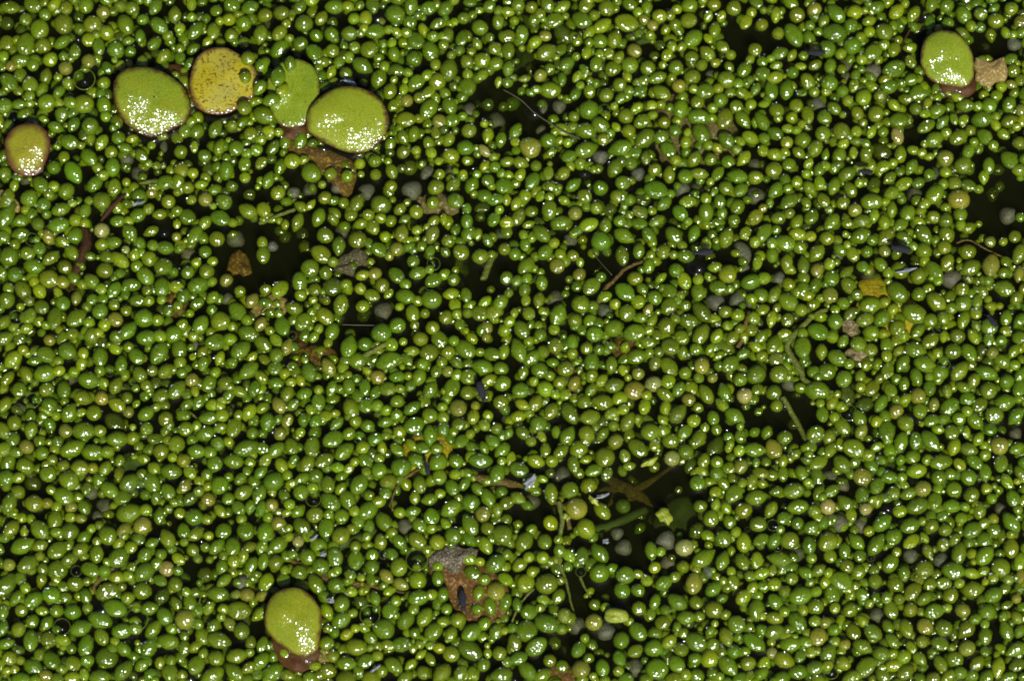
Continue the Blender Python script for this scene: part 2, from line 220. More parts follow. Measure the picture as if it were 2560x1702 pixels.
# ------------------------------------------------------------------ the transcribed plants
TILES = """#A 0 0
1710 398 10 10 0 0 o;1693 530 8 11 90 0 o;1687 738 10 10 0 0 o;70 45 10 13 0 0 g;225 30 11 12 -30 0 g;310 95 9 10 0 0 g;455 50 9 11 90 0 o;175 130 9 10 0 0 g;590 30 11 11 90 0 g;710 80 10 10 0 0 t;905 50 10 10 170 8 o;985 130 8 11 20 0 g;1070 45 9 13 60 0 g;865 165 12 12 0 0 g;1100 175 11 13 -45 0 g;1205 95 10 12 90 0 o;1320 25 8 12 90 0 l;1320 115 7 10 0 0 l;1490 70 8 11 20 0 o;1600 25 11 11 -30 0 g;1725 45 10 12 20 0 g;1680 155 11 11 -40 0 g;1580 130 9 10 190 6 l;1595 240 10 10 0 0 o;1470 210 10 12 90 0 o;1350 205 10 14 55 0 g;1240 190 8 10 0 0 l;1155 240 8 10 0 0 l;965 250 8 13 90 0 g;820 260 8 10 0 0 d;735 220 11 10 0 0 l;635 160 12 11 0 0 o;545 110 8 10 0 0 d;435 160 13 11 0 0 o;270 195 13 11 90 0 g;45 155 10 10 0 0 d;150 215 8 11 0 0 d;45 290 10 11 90 0 o;170 290 13 12 0 0 g;295 310 11 11 20 0 o;430 285 9 15 35 0 g;610 270 10 10 0 0 l;515 350 9 12 90 0 g;345 405 10 11 60 0 l;225 440 9 11 90 0 g;75 450 8 10 0 0 t;20 385 8 11 0 0 l;60 560 11 13 -45 0 g;205 580 11 11 -90 7 g;315 520 9 12 80 0 o;450 465 10 10 0 0 t;610 415 10 10 0 0 t;465 570 8 11 90 0 o;400 530 6 11 0 0 l;405 630 8 12 45 0 g;320 700 12 11 20 0 o;575 710 13 10 175 8 o;715 720 10 13 -80 7 g;425 780 10 10 0 0 g;505 855 9 12 60 0 g;385 875 9 12 -20 0 g;620 865 12 10 -90 7 g;300 820 6 12 -20 0 l;160 790 9 11 60 0 g;25 725 11 11 20 0 g;60 860 8 10 0 0 o;800 330 12 11 0 0 g;900 350 8 10 0 0 g;1065 295 9 12 45 0 g;1240 390 8 10 90 6 g;1435 285 8 12 0 0 l;1335 330 10 11 0 0 d;1125 385 9 13 50 0 o;980 430 9 12 90 0 g;740 465 8 12 -60 0 g;790 410 5 10 0 0 l;835 450 8 10 0 0 l;890 440 6 10 0 0 l;715 570 9 11 60 0 o;
480 975 11 12 -20 5 g;700 980 9 13 60 0 l;815 945 10 10 -5 0 g;910 955 7 12 10 0 l;765 1045 9 11 90 0 l;775 1145 11 12 90 0 g;615 1080 11 13 -50 7 g;505 1185 12 13 -60 0 g;370 1150 10 10 0 0 g;440 1080 8 11 90 0 l;385 1005 4 10 0 0 l;975 1070 9 13 -50 6 g;1045 1000 6 10 0 0 l;1130 1010 6 12 90 0 w;870 1090 10 11 -50 0 w;960 1200 12 10 0 0 w;1080 1140 6 10 0 4 o;1245 1040 9 11 40 0 o;1250 1165 11 10 0 0 o;1330 1190 8 10 0 0 l;1360 900 10 11 60 0 g;1485 885 9 15 65 0 g;1600 860 8 10 0 0 o;1515 1010 9 13 70 0 g;1635 1020 11 10 0 0 g;1730 920 10 10 0 0 o;1750 1035 9 10 0 0 l;1410 1070 9 11 -20 0 g;1340 1010 6 14 90 0 l;1560 1170 11 12 90 6 g;1700 1120 9 12 80 7 g;1690 1220 8 10 0 0 l;1610 1105 6 10 0 0 d;1440 1165 10 10 0 0 d;
95 1280 7 12 80 0 l;295 1260 11 12 -50 7 g;200 1360 12 11 0 0 g;310 1390 10 10 0 0 g;455 1310 11 11 45 0 o;650 1265 10 14 45 7 g;785 1290 10 12 80 0 l;890 1265 6 11 90 0 l;940 1340 11 11 120 7 g;1045 1325 8 10 0 0 t;1160 1385 10 10 90 0 o;1295 1290 9 10 0 0 o;1320 1375 7 11 20 0 l;1390 1270 7 13 15 0 l;1415 1370 10 10 0 0 t;1545 1385 11 11 -30 0 g;1600 1280 8 11 0 0 g;1470 1420 5 10 0 0 l;1290 1490 11 11 150 7 g;1520 1500 11 14 -20 6 g;1710 1450 11 12 0 0 o;1100 1475 8 12 10 0 o;950 1480 10 12 30 7 g;815 1520 9 12 0 6 g;700 1380 13 10 0 0 o;585 1450 9 14 70 6 o;420 1440 10 13 20 0 o;500 1400 6 12 15 0 l;350 1305 8 11 -40 0 l;205 1480 8 10 0 0 g;320 1475 7 10 0 0 g;45 1480 12 14 60 0 g;50 1370 10 14 0 0 o;260 1540 9 11 0 0 o;400 1545 12 12 10 0 g;150 1545 10 12 20 0 g;1410 1535 9 12 50 0 l;1220 1540 6 12 90 0 l;700 1550 10 10 0 0 p;30 1190 9 11 0 0 o;180 1245 8 10 0 0 w;1720 1340 9 10 0 0 d;690 1100 6 10 0 0 d
#B 640 0
60 100 10 11 45 0 o;180 90 11 11 0 5 o;330 155 12 11 0 0 g;450 120 9 12 60 0 o;545 40 11 12 0 7 g;675 125 8 11 0 0 l;415 240 9 11 -40 0 g;525 155 8 10 0 0 d;520 225 10 11 -60 0 g;160 215 10 15 55 6 o;305 295 10 11 60 0 g;165 330 12 14 50 6 g;30 235 11 12 80 0 o;405 360 11 12 -45 7 g;525 345 10 10 0 0 o;640 390 8 11 0 0 l;645 225 11 11 0 6 o;780 335 12 11 0 0 o;680 320 8 10 0 0 l;835 215 11 15 10 6 g;960 90 13 11 -30 0 g;1060 150 10 10 0 0 g;1075 45 10 13 80 0 g;1190 50 10 12 20 0 g;1310 50 10 14 45 7 g;1115 95 7 11 30 0 o;1250 160 8 13 30 0 o;1150 205 7 13 -70 0 l;990 215 7 12 -40 0 l;1075 270 12 11 140 7 g;950 365 9 13 100 6 g;1090 400 11 10 0 0 g;1210 355 12 12 -70 7 g;1320 240 9 12 -110 7 g;1420 265 9 13 70 0 g;1525 295 7 13 -60 0 o;1545 185 11 11 -30 0 g;1450 110 9 11 20 6 o;1525 80 5 12 20 0 l;1400 345 8 11 80 0 g;1625 45 9 11 70 0 g;1675 140 9 12 90 6 g;1720 75 8 12 -20 0 l;1740 250 10 11 20 0 o;1610 255 7 10 0 0 g;1650 330 9 11 20 0 o;1740 340 10 12 90 0 g;1560 410 11 11 0 0 g;1655 435 10 11 20 0 g;1455 420 9 11 0 0 o;1330 470 13 13 80 6 g;1460 590 12 11 90 7 g;1560 515 8 13 40 0 o;1740 470 9 12 80 0 g;1675 565 6 13 80 0 l;1735 565 8 10 0 0 g;1110 560 10 15 35 7 g;975 480 9 12 -15 6 g;850 400 8 10 0 0 o;735 450 12 12 -30 0 g;845 530 11 15 65 7 g;925 620 10 14 70 5 g;740 570 7 10 0 0 d;620 500 9 10 0 0 o;520 495 7 14 70 0 l;150 525 11 12 80 0 g;235 440 9 12 90 0 g;35 460 11 14 50 0 g;180 615 8 12 50 0 l;105 685 10 12 15 0 g;25 600 9 12 60 0 g;60 790 13 12 -20 0 g;90 900 8 14 -10 6 l;30 960 8 11 0 0 l;1020 610 7 12 80 4 l;1040 690 9 10 0 0 t;1125 670 8 10 0 0 o;1200 620 8 14 45 0 l;1245 565 12 10 0 0 l;1335 720 11 12 110 7 g;1190 750 12 13 55 0 g;1265 830 10 10 0 0 t;1035 820 11 12 5 6 o;1465 765 13 10 0 0 w;1600 715 9 10 0 0 d;1655 830 13 10 0 0 w;1575 850 6 10 0 0 l;1470 895 10 11 30 0 o;1090 920 9 12 80 0 g;1330 955 9 12 60 0 o;1190 985 8 14 -75 7 l;1105 1035 7 10 0 0 l;1015 1045 9 11 60 0 g;925 990 8 12 70 0 o;1345 1070 11 11 -10 0 l;1460 1020 11 11 0 5 g;1600 930 9 12 80 0 l;1690 960 8 14 80 0 g;1640 1080 7 10 0 0 l;1735 1110 8 12 0 0 o;1455 1105 7 10 0 0 l;1580 1140 7 12 50 0 l;1650 1150 8 10 0 0 g;1260 1110 6 10 0 0 l;1560 1030 7 16 -50 0 p;
120 1015 8 18 60 0 g;250 1105 11 11 5 7 l;380 1185 13 11 -30 0 g;715 1125 8 10 0 0 l;820 1105 9 11 30 0 o;725 1200 5 10 0 0 l;825 1200 8 10 0 0 o;935 1175 9 13 110 5 g;1060 1150 11 10 0 0 d;1180 1185 9 12 50 0 w;1270 1195 7 11 -40 0 l;1345 1185 9 10 0 0 w;1430 1195 6 10 0 0 l;1145 1130 5 10 0 0 l;1490 1270 10 15 65 6 g;1360 1270 9 12 45 0 o;1240 1285 11 11 0 0 o;1600 1240 9 10 0 0 o;1715 1280 12 11 -20 0 g;1690 1190 7 10 0 0 g;930 1280 9 10 0 0 o;1075 1310 15 10 0 0 w;760 1320 12 10 0 0 w;630 1210 9 10 0 0 g;515 1195 9 10 0 0 o;560 1290 9 10 0 0 w;455 1270 6 10 0 0 l;370 1305 10 10 0 0 w;260 1325 9 10 0 0 w;85 1235 9 14 70 0 g;150 1325 10 11 0 0 l;50 1440 10 11 0 0 l;35 1120 8 12 50 0 o;475 1360 9 11 30 0 o;605 1395 8 10 0 0 g;700 1390 10 13 0 0 o;860 1405 13 11 -10 0 g;995 1435 8 12 45 5 o;1220 1395 9 11 70 0 o;1375 1380 11 11 -10 0 g;1455 1440 7 12 90 0 g;1105 1455 10 10 -30 0 l;1280 1430 0 0 0 0 x;375 1410 6 15 50 0 l;310 1420 8 12 -30 0 o;430 1495 10 13 70 0 g;285 1530 9 14 70 0 g;540 1465 8 12 -40 0 o;655 1475 9 11 60 0 o;775 1480 9 10 0 0 o;860 1500 8 10 0 0 l;930 1520 8 11 60 0 o;1025 1510 7 12 30 0 g;1455 1520 9 12 90 0 g;1295 1510 6 14 90 0 l;1640 1500 9 14 60 6 g;1560 1430 8 13 10 0 d;1660 1380 9 13 10 0 g;1740 1530 9 11 0 0 l;720 1540 8 12 20 0 l;800 1555 10 10 0 0 o;590 1555 10 12 0 0 w;1740 1380 7 12 90 0 l;200 1545 6 12 90 0 l
#C 1280 0
40 30 10 10 0 0 g;140 50 9 10 0 0 o;240 30 10 12 0 0 o;190 85 8 10 0 0 o;350 60 9 13 30 0 l;285 120 11 12 20 5 g;485 135 12 12 -30 0 g;510 30 10 12 0 0 o;570 105 8 10 0 0 o;655 50 12 10 0 0 o;615 175 10 14 35 0 l;790 150 13 12 0 0 o;820 30 9 12 -30 0 g;865 75 7 11 -50 0 l;910 155 8 12 -40 7 t;960 215 7 11 -30 0 l;545 225 8 18 0 0 l;700 265 11 12 70 0 o;590 280 11 10 0 0 g;450 280 7 11 70 0 l;355 235 12 13 -50 0 d;230 245 8 11 -10 0 t;70 230 10 13 90 0 g;130 150 10 14 -40 0 d;15 140 7 10 0 0 l;240 355 12 12 30 0 o;380 435 10 15 40 6 g;305 395 5 10 0 0 l;195 515 9 11 60 0 t;85 540 6 14 10 0 o;345 545 7 14 90 0 g;495 480 6 14 -50 0 g;540 350 8 15 75 6 l;590 435 9 12 70 6 g;660 365 8 11 90 0 o;740 395 8 12 60 0 o;690 470 10 11 60 0 o;810 440 12 10 0 0 g;845 345 10 11 -50 0 t;940 465 11 10 0 0 o;1070 375 8 12 60 7 l;1040 445 6 10 0 0 l;1130 465 11 11 -110 6 g;1035 95 10 10 0 7 l;1125 75 7 11 0 0 l;1125 160 9 10 0 0 g;1220 135 11 11 20 0 o;1225 30 11 11 20 0 g;1395 25 9 11 -20 0 o;1355 110 7 12 70 0 l;1445 110 7 12 70 0 l;1400 200 9 13 80 0 g;1245 265 12 12 45 0 g;1180 315 7 12 40 0 l;1355 265 6 13 -50 0 l;1455 320 9 14 -45 7 g;1350 365 10 12 -45 0 o;1405 430 7 10 0 0 l;1240 390 9 11 10 0 g;1310 445 8 11 0 0 g;1500 460 7 12 -60 0 g;1605 470 10 13 60 6 g;1675 340 10 10 0 0 o;1615 145 9 14 60 7 l;1725 165 9 10 0 0 o;1530 50 11 10 0 0 o;1740 420 8 10 0 0 g;1740 500 10 11 -10 0 g;1245 525 11 11 10 0 o;1375 515 8 10 0 0 w;1475 570 12 10 -20 7 g;1575 620 8 11 -10 0 l;1350 610 11 12 10 7 g;1255 610 7 10 0 0 l;1155 595 10 10 45 0 t;1030 635 11 12 -30 0 o;870 620 8 20 30 0 g;1000 530 9 14 20 0 g;745 580 10 10 0 0 o;650 650 10 11 45 0 o;535 620 9 14 90 5 o;430 620 8 14 60 6 g;460 545 7 13 60 0 l;625 575 8 10 0 0 d;765 670 8 14 45 7 g;705 730 6 10 0 0 l;860 740 8 12 35 0 l;960 725 8 12 5 6 l;260 615 12 12 180 6 o;530 750 13 11 0 0 g;325 730 10 10 0 0 w;215 730 7 14 90 0 w;200 895 7 11 0 0 w;425 800 8 10 30 0 o;630 840 11 13 -40 6 g;700 895 6 12 -50 0 l;785 795 11 10 0 0 o;900 830 10 13 30 6 g;1050 840 9 10 20 0 o;1160 740 11 13 80 7 g;1285 700 10 10 0 0 o;1385 740 8 10 0 0 l;1440 685 10 11 60 0 g;1550 730 9 11 0 0 o;1650 715 8 10 0 0 l;1740 715 6 13 10 0 l;1680 615 7 16 60 0 g;1290 800 12 13 -5 6 g;1465 815 12 12 70 0 o;1595 820 10 14 -55 0 g;1725 830 10 14 -60 0 g;1345 915 12 14 -60 7 g;1485 950 11 13 -45 7 g;1395 1000 7 12 -50 0 l;1555 1000 7 12 -40 0 l;1645 945 9 13 -30 0 l;1740 950 8 11 0 0 o;1200 975 8 14 80 5 l;1125 895 9 10 45 0 g;1030 940 10 11 30 0 g;1080 1030 10 13 -50 0 g;1130 1100 8 11 -40 0 l;1260 1090 10 12 60 0 o;1370 1095 9 10 0 0 o;1600 1090 9 13 50 0 l;1490 1110 9 10 0 0 g;1750 1040 8 11 0 0 l;915 950 12 13 45 0 g;870 1000 0 0 0 0 x;805 900 10 10 0 0 o;745 1015 12 13 15 0 g;630 955 9 10 0 0 o;505 895 12 12 -10 0 o;515 1025 12 13 20 0 g;350 890 9 14 -20 0 l;270 970 11 11 0 6 g;395 1075 9 12 20 0 g;365 975 7 10 0 0 l;275 1045 6 12 0 0 l;125 1010 14 11 -30 0 t;25 900 9 13 60 0 g;610 1080 11 10 0 0 w;925 1085 8 12 90 0 o;
60 1120 9 12 -20 0 l;165 1140 8 10 0 0 g;250 1190 8 13 80 4 o;355 1190 9 11 60 0 o;140 1245 10 13 60 0 g;55 1205 8 13 60 0 l;265 1290 8 10 0 5 o;425 1270 9 13 40 0 g;500 1350 10 11 -45 0 o;610 1290 11 10 0 0 g;565 1165 6 10 0 0 o;710 1155 11 12 60 0 o;765 1255 10 11 0 0 o;870 1195 10 10 0 0 w;725 1350 10 10 0 0 o;985 1165 9 11 50 0 o;1085 1200 9 13 90 0 o;1195 1220 10 11 -10 0 g;1290 1195 9 14 -10 0 l;1420 1195 8 14 55 0 l;1555 1210 11 12 -10 0 g;1680 1210 10 11 10 0 l;1670 1140 9 11 0 0 w;1010 1300 13 13 -15 6 g;1165 1310 12 10 0 0 w;1290 1310 11 10 0 0 w;1475 1290 10 10 0 0 o;1370 1250 6 10 0 0 l;1580 1305 9 12 40 0 g;1680 1345 13 10 0 0 w;1395 1320 6 13 60 0 g;1205 1380 9 13 10 0 l;1050 1400 9 13 45 0 g;895 1385 12 10 0 0 d;880 1440 8 12 -50 0 t;1165 1460 10 15 -50 6 g;1335 1450 11 14 90 7 g;1435 1390 9 14 -80 7 g;1555 1420 11 10 0 0 o;1685 1490 10 12 50 6 o;1000 1520 8 17 30 0 o;880 1535 9 12 -10 0 g;745 1520 9 10 60 0 g;680 1440 9 10 0 0 d;580 1430 9 10 0 0 o;435 1465 10 10 0 0 t;240 1440 11 14 90 6 g;360 1380 7 12 -30 0 l;90 1345 9 10 0 0 l;30 1490 10 13 60 0 o;130 1455 8 10 0 0 o;115 1545 6 14 20 0 l;340 1530 11 13 10 0 g;530 1545 10 13 20 0 l;645 1550 9 12 0 0 o;15 1400 8 13 60 0 l;215 1350 7 12 60 0 l
#D 1920 0
55 100 8 14 85 0 l;200 95 11 11 0 0 o;320 60 10 11 60 0 t;470 85 11 14 -50 0 g;615 75 11 11 10 6 l;735 50 10 12 20 0 g;700 145 8 12 20 0 l;575 170 10 10 0 0 g;805 215 12 11 0 0 o;890 75 10 14 45 6 l;1005 95 9 14 60 0 l;1130 25 9 12 0 0 o;1235 35 10 11 0 0 o;1350 110 11 14 -60 7 g;1470 90 9 11 -20 0 o;1575 135 11 11 -10 0 o;1560 55 7 12 30 0 g;1680 55 10 10 0 0 o;1745 145 9 11 0 0 t;1460 185 8 10 0 0 g;1640 220 7 12 -70 0 l;1240 160 9 11 50 0 g;1350 220 9 12 -25 0 o;70 225 9 10 0 0 o;200 240 12 15 -60 0 g;300 255 9 14 -60 7 g;450 230 14 12 175 6 g;385 140 8 12 60 0 o;380 325 12 11 -40 0 g;605 295 12 11 45 7 g;680 225 8 10 0 0 l;740 360 11 13 35 7 g;650 405 8 11 15 0 l;860 330 9 14 65 6 o;985 325 8 13 5 0 l;505 370 8 11 50 0 l;430 450 9 12 80 0 g;325 445 8 12 30 0 o;245 380 7 10 0 0 o;165 380 7 13 60 0 l;70 370 9 13 25 0 g;55 455 7 12 10 0 l;45 520 9 13 0 0 l;170 495 9 10 0 0 g;225 455 6 13 -10 0 l;20 400 6 11 0 0 l;540 450 11 11 0 0 w;540 520 8 10 0 0 w;725 490 12 11 10 0 w;870 470 12 13 25 0 g;985 420 8 12 -60 0 o;855 585 11 12 15 6 g;975 550 9 11 30 0 g;1050 635 12 13 25 0 g;595 590 8 12 70 0 l;425 565 12 10 0 0 g;280 570 10 14 -60 7 o;130 610 11 13 80 0 g;25 620 10 13 -80 0 g;220 640 5 10 0 0 o;340 700 12 10 0 0 w;195 725 10 10 0 0 o;60 755 10 11 -30 0 o;660 665 11 11 60 0 l;550 690 8 11 -60 0 o;775 655 9 10 0 0 o;870 720 8 12 -50 0 l;460 745 9 12 -40 5 g;275 790 9 14 -80 0 o;165 805 8 11 0 0 l;390 805 10 11 0 0 g;620 780 9 12 -60 6 o;745 780 11 11 60 0 o;1020 745 9 10 0 0 g;1170 755 10 12 20 0 g;1090 770 7 12 20 0 l;905 825 11 12 5 0 g;1095 870 9 16 30 0 g;1210 850 8 14 50 0 g;1100 720 7 12 0 0 l;1370 730 10 13 -5 7 g;1540 705 11 10 0 0 g;1660 690 10 14 65 6 g;1610 600 8 10 0 0 l;1690 600 7 12 -30 0 t;1595 470 9 11 0 0 o;1695 480 10 10 0 0 o;1740 550 8 11 50 0 o;1675 405 8 12 20 0 g;1745 755 8 11 90 0 t;1570 665 8 11 20 0 l;1700 300 10 11 0 0 w;1480 810 12 13 10 6 g;1350 825 7 12 60 0 l;1285 820 6 15 -70 0 g;1670 830 10 12 20 0 o;1575 860 7 14 -60 0 l;1500 940 10 15 -50 7 g;1320 940 11 13 30 7 o;1140 950 11 13 30 7 g;1090 985 6 10 0 0 l;895 935 9 13 -70 0 p;715 905 7 14 65 0 l;610 905 8 11 0 0 l;510 915 12 11 0 0 o;380 915 11 10 -40 0 o;150 890 7 12 -10 6 l;50 915 10 12 -30 0 g;230 860 6 11 40 0 l;240 960 12 10 0 0 g;325 1020 11 12 60 0 o;215 1045 8 12 -40 0 o;130 980 9 10 0 0 l;35 1055 10 12 -10 0 l;115 1045 6 12 -40 0 l;145 1130 9 11 0 0 g;40 1165 11 11 20 0 o;490 1050 10 15 70 7 g;590 1050 6 18 90 0 l;680 1060 9 14 90 6 g;780 1040 13 12 -40 0 d;915 1060 9 13 85 0 l;1020 1040 7 12 -20 6 l;1095 1070 6 12 0 0 l;990 1150 9 13 60 0 g;1225 1085 12 10 0 0 t;1385 1040 9 13 60 6 g;1350 1130 12 11 60 0 g;1525 1140 9 13 90 0 g;1490 1220 8 12 90 0 l;1670 1100 11 13 -50 8 g;1625 920 8 12 -40 0 l;1735 980 9 11 0 0 o;
795 1145 9 15 20 6 l;1150 1220 13 11 30 0 w;1265 1260 10 10 0 0 o;1385 1275 9 12 -20 6 g;1165 1330 12 12 50 7 g;1015 1340 12 10 0 0 w;1320 1370 14 11 0 0 t;1085 1400 8 12 40 0 l;1330 1475 10 10 -90 7 g;1150 1495 9 11 -30 0 o;965 1465 11 11 60 0 o;855 1440 8 15 85 0 g;840 1225 8 13 45 0 g;930 1270 9 16 30 0 l;865 1320 10 12 30 0 g;730 1270 9 12 50 0 d;720 1385 12 14 0 6 g;605 1450 10 10 0 0 t;570 1300 9 13 -60 0 g;455 1280 9 14 70 0 g;360 1160 9 12 60 0 g;280 1125 7 12 60 0 l;265 1195 7 10 0 0 l;200 1250 8 11 0 0 l;290 1295 9 12 -50 0 g;385 1380 9 15 -60 6 o;265 1395 7 12 -60 0 g;300 1490 10 12 60 0 o;150 1385 10 15 35 0 g;50 1310 9 15 55 0 g;80 1500 9 15 20 7 g;440 1525 10 13 50 0 g;520 1395 9 11 10 0 o;740 1490 8 12 85 0 l;630 1260 7 10 0 0 l;1045 1525 7 13 -30 0 l;1740 1495 7 10 0 0 g;645 1545 10 12 0 0 o;1225 1540 10 11 0 0 g;920 1545 9 12 40 0 o;200 1550 9 12 0 0 o;10 1400 6 12 90 0 g;800 1550 9 12 0 0 l;1660 1480 13 10 0 0 w;390 1060 6 16 80 0 g
#E 0 568
65 185 13 11 65 7 g;20 60 9 11 40 0 o;140 15 10 12 10 0 g;330 60 9 12 -70 0 t;270 140 9 10 110 5 g;430 95 8 12 -30 0 l;515 50 11 11 0 0 g;490 165 10 12 -50 0 o;190 175 10 11 0 0 o;350 205 9 15 40 0 o;445 270 10 11 -50 0 o;235 265 12 12 -15 0 g;100 320 11 10 0 0 g;10 310 8 12 -80 0 o;340 350 13 11 -15 8 o;155 425 11 12 -60 7 o;270 435 9 12 120 7 l;45 495 11 11 85 7 g;400 450 6 13 -60 0 l;430 515 10 11 -50 0 g;525 485 8 12 80 0 t;735 40 0 0 0 0 x;700 15 11 10 0 0 p;780 100 9 12 190 8 g;895 35 11 12 -60 0 g;1040 25 8 13 0 0 o;1135 135 10 12 170 7 g;1240 115 8 10 0 0 l;1345 45 10 14 60 0 g;1495 75 11 10 0 0 o;1625 75 13 10 0 0 w;1300 185 11 10 0 0 w;1415 165 9 10 0 0 g;1350 235 7 11 60 0 l;1460 240 7 11 20 0 l;1430 290 11 10 0 0 o;1295 305 9 11 50 0 g;1220 70 7 10 0 0 t;930 190 8 12 80 0 l;1025 210 11 10 0 0 o;825 210 10 14 -40 0 l;740 200 9 11 0 0 o;860 160 6 10 0 0 p;720 290 11 11 20 0 o;1125 265 12 11 0 0 g;1000 325 11 13 130 8 g;905 390 10 12 -10 0 g;1015 435 8 10 0 0 o;1115 410 11 13 -90 6 g;1265 470 9 13 -120 7 g;1370 395 12 12 15 6 g;1360 520 8 13 35 0 g;1465 480 8 12 50 0 o;1560 360 9 11 60 0 t;1570 490 8 11 60 0 w;1655 435 8 10 0 0 o;1740 500 9 12 60 0 t;1640 580 11 12 -45 7 g;1720 720 12 12 -20 0 g;1600 680 7 10 0 0 l;1520 640 13 11 0 0 o;1380 670 11 13 -120 7 g;1310 590 6 10 0 0 l;785 430 9 14 60 0 g;635 375 10 12 -40 7 g;690 565 11 11 70 0 g;635 495 8 11 50 0 g;705 490 8 10 0 0 g;785 530 8 10 0 0 o;870 570 8 10 0 0 o;795 630 10 11 -40 0 t;950 500 9 15 0 7 g;995 620 13 11 -10 8 g;1110 650 0 0 0 0 x;885 705 11 13 50 0 g;1010 755 11 13 5 8 g;1200 730 12 11 50 7 g;1095 865 12 13 60 0 g;1240 865 11 12 -85 8 g;940 885 10 13 130 7 g;690 890 11 13 -90 7 g;790 830 8 12 -40 0 l;835 940 9 13 85 0 g;800 755 9 11 -30 0 o;700 800 10 10 0 0 d;630 740 11 11 60 0 o;525 620 12 12 40 0 g;375 625 11 14 80 0 g;285 545 10 11 0 0 g;490 735 9 10 0 0 o;435 760 8 12 70 0 g;460 845 12 11 -20 0 g;340 775 8 11 -30 0 t;200 610 9 13 70 0 g;140 545 6 10 0 0 l;30 650 9 12 50 0 o;90 690 8 10 0 0 l;135 770 9 11 0 0 g;30 760 10 13 25 0 g;90 900 11 15 45 7 l;320 880 11 14 -30 7 g;560 935 8 15 80 7 l;180 1010 9 13 -60 0 o;320 1005 12 13 10 7 g;50 1040 8 17 50 0 o;130 1115 10 11 70 0 o;320 1115 10 11 0 0 o;445 1125 10 12 -85 6 g;470 1020 13 10 0 0 w;615 1050 12 12 -10 7 g;570 1170 11 12 -20 0 o;700 1175 10 10 30 0 t;800 1085 10 12 60 0 o;970 1015 10 12 -60 7 o;1050 985 8 10 0 0 t;935 1105 6 10 0 0 g;1070 1070 8 11 60 0 d;1145 985 10 12 40 0 o;1250 970 8 10 0 0 g;1220 1115 11 13 50 0 g;1325 1050 10 10 0 0 t;1345 1130 6 14 -70 0 l;1440 1070 10 14 60 7 g;1555 1070 10 11 0 0 o;1660 840 12 12 40 0 g;1740 890 7 12 50 0 l;1600 930 8 10 0 0 g;1515 900 7 15 70 0 l;1400 935 8 13 80 0 g;1330 890 5 11 60 0 l;1390 850 8 12 60 0 o;1490 785 12 12 10 8 g;1710 985 11 14 40 0 g;1345 820 8 10 0 0 w;1755 1110 9 13 70 0 g;
95 1345 10 11 0 0 o;30 1220 9 13 60 0 o;130 1250 9 10 0 0 w;210 1300 8 12 90 0 g;340 1225 11 11 -30 0 g;340 1350 8 14 130 6 g;210 1395 10 12 80 0 g;80 1455 10 11 60 0 g;450 1400 10 10 0 0 t;580 1400 13 12 0 8 g;645 1275 11 10 -10 0 o;560 1275 6 12 0 0 l;470 1260 11 12 60 0 g;810 1215 10 12 -30 0 l;870 1175 8 11 0 0 o;885 1270 8 10 0 0 t;940 1215 5 12 50 0 l;1010 1275 10 14 35 6 g;1105 1165 10 12 40 0 g;1140 1315 10 11 60 0 o;1265 1290 8 12 -20 0 g;1280 1385 10 11 30 0 g;1365 1205 9 12 60 0 g;1480 1210 9 11 20 6 l;1560 1170 8 13 40 0 g;1600 1250 7 10 0 0 w;1700 1275 10 12 50 0 l;1440 1305 10 13 5 0 g;1515 1380 8 12 20 0 o;1630 1370 11 13 70 6 o;1415 1420 11 12 20 0 g;1740 1415 8 11 0 0 g;1575 1475 7 11 -30 0 l;790 1345 12 13 -40 0 d;915 1375 5 10 0 0 l;1010 1385 9 10 0 0 o;810 1450 12 13 5 9 g;1215 1490 12 10 0 0 o;1490 1500 10 10 0 0 g;1370 1530 10 14 -5 8 g;1730 1520 12 14 20 0 g;1110 1540 11 10 0 0 o;500 1520 12 14 25 0 g;640 1545 12 12 0 8 g;180 1510 10 11 -30 0 t;290 1555 10 11 0 0 g;20 1400 10 12 0 0 g;30 1540 10 11 0 0 l
#F 640 568
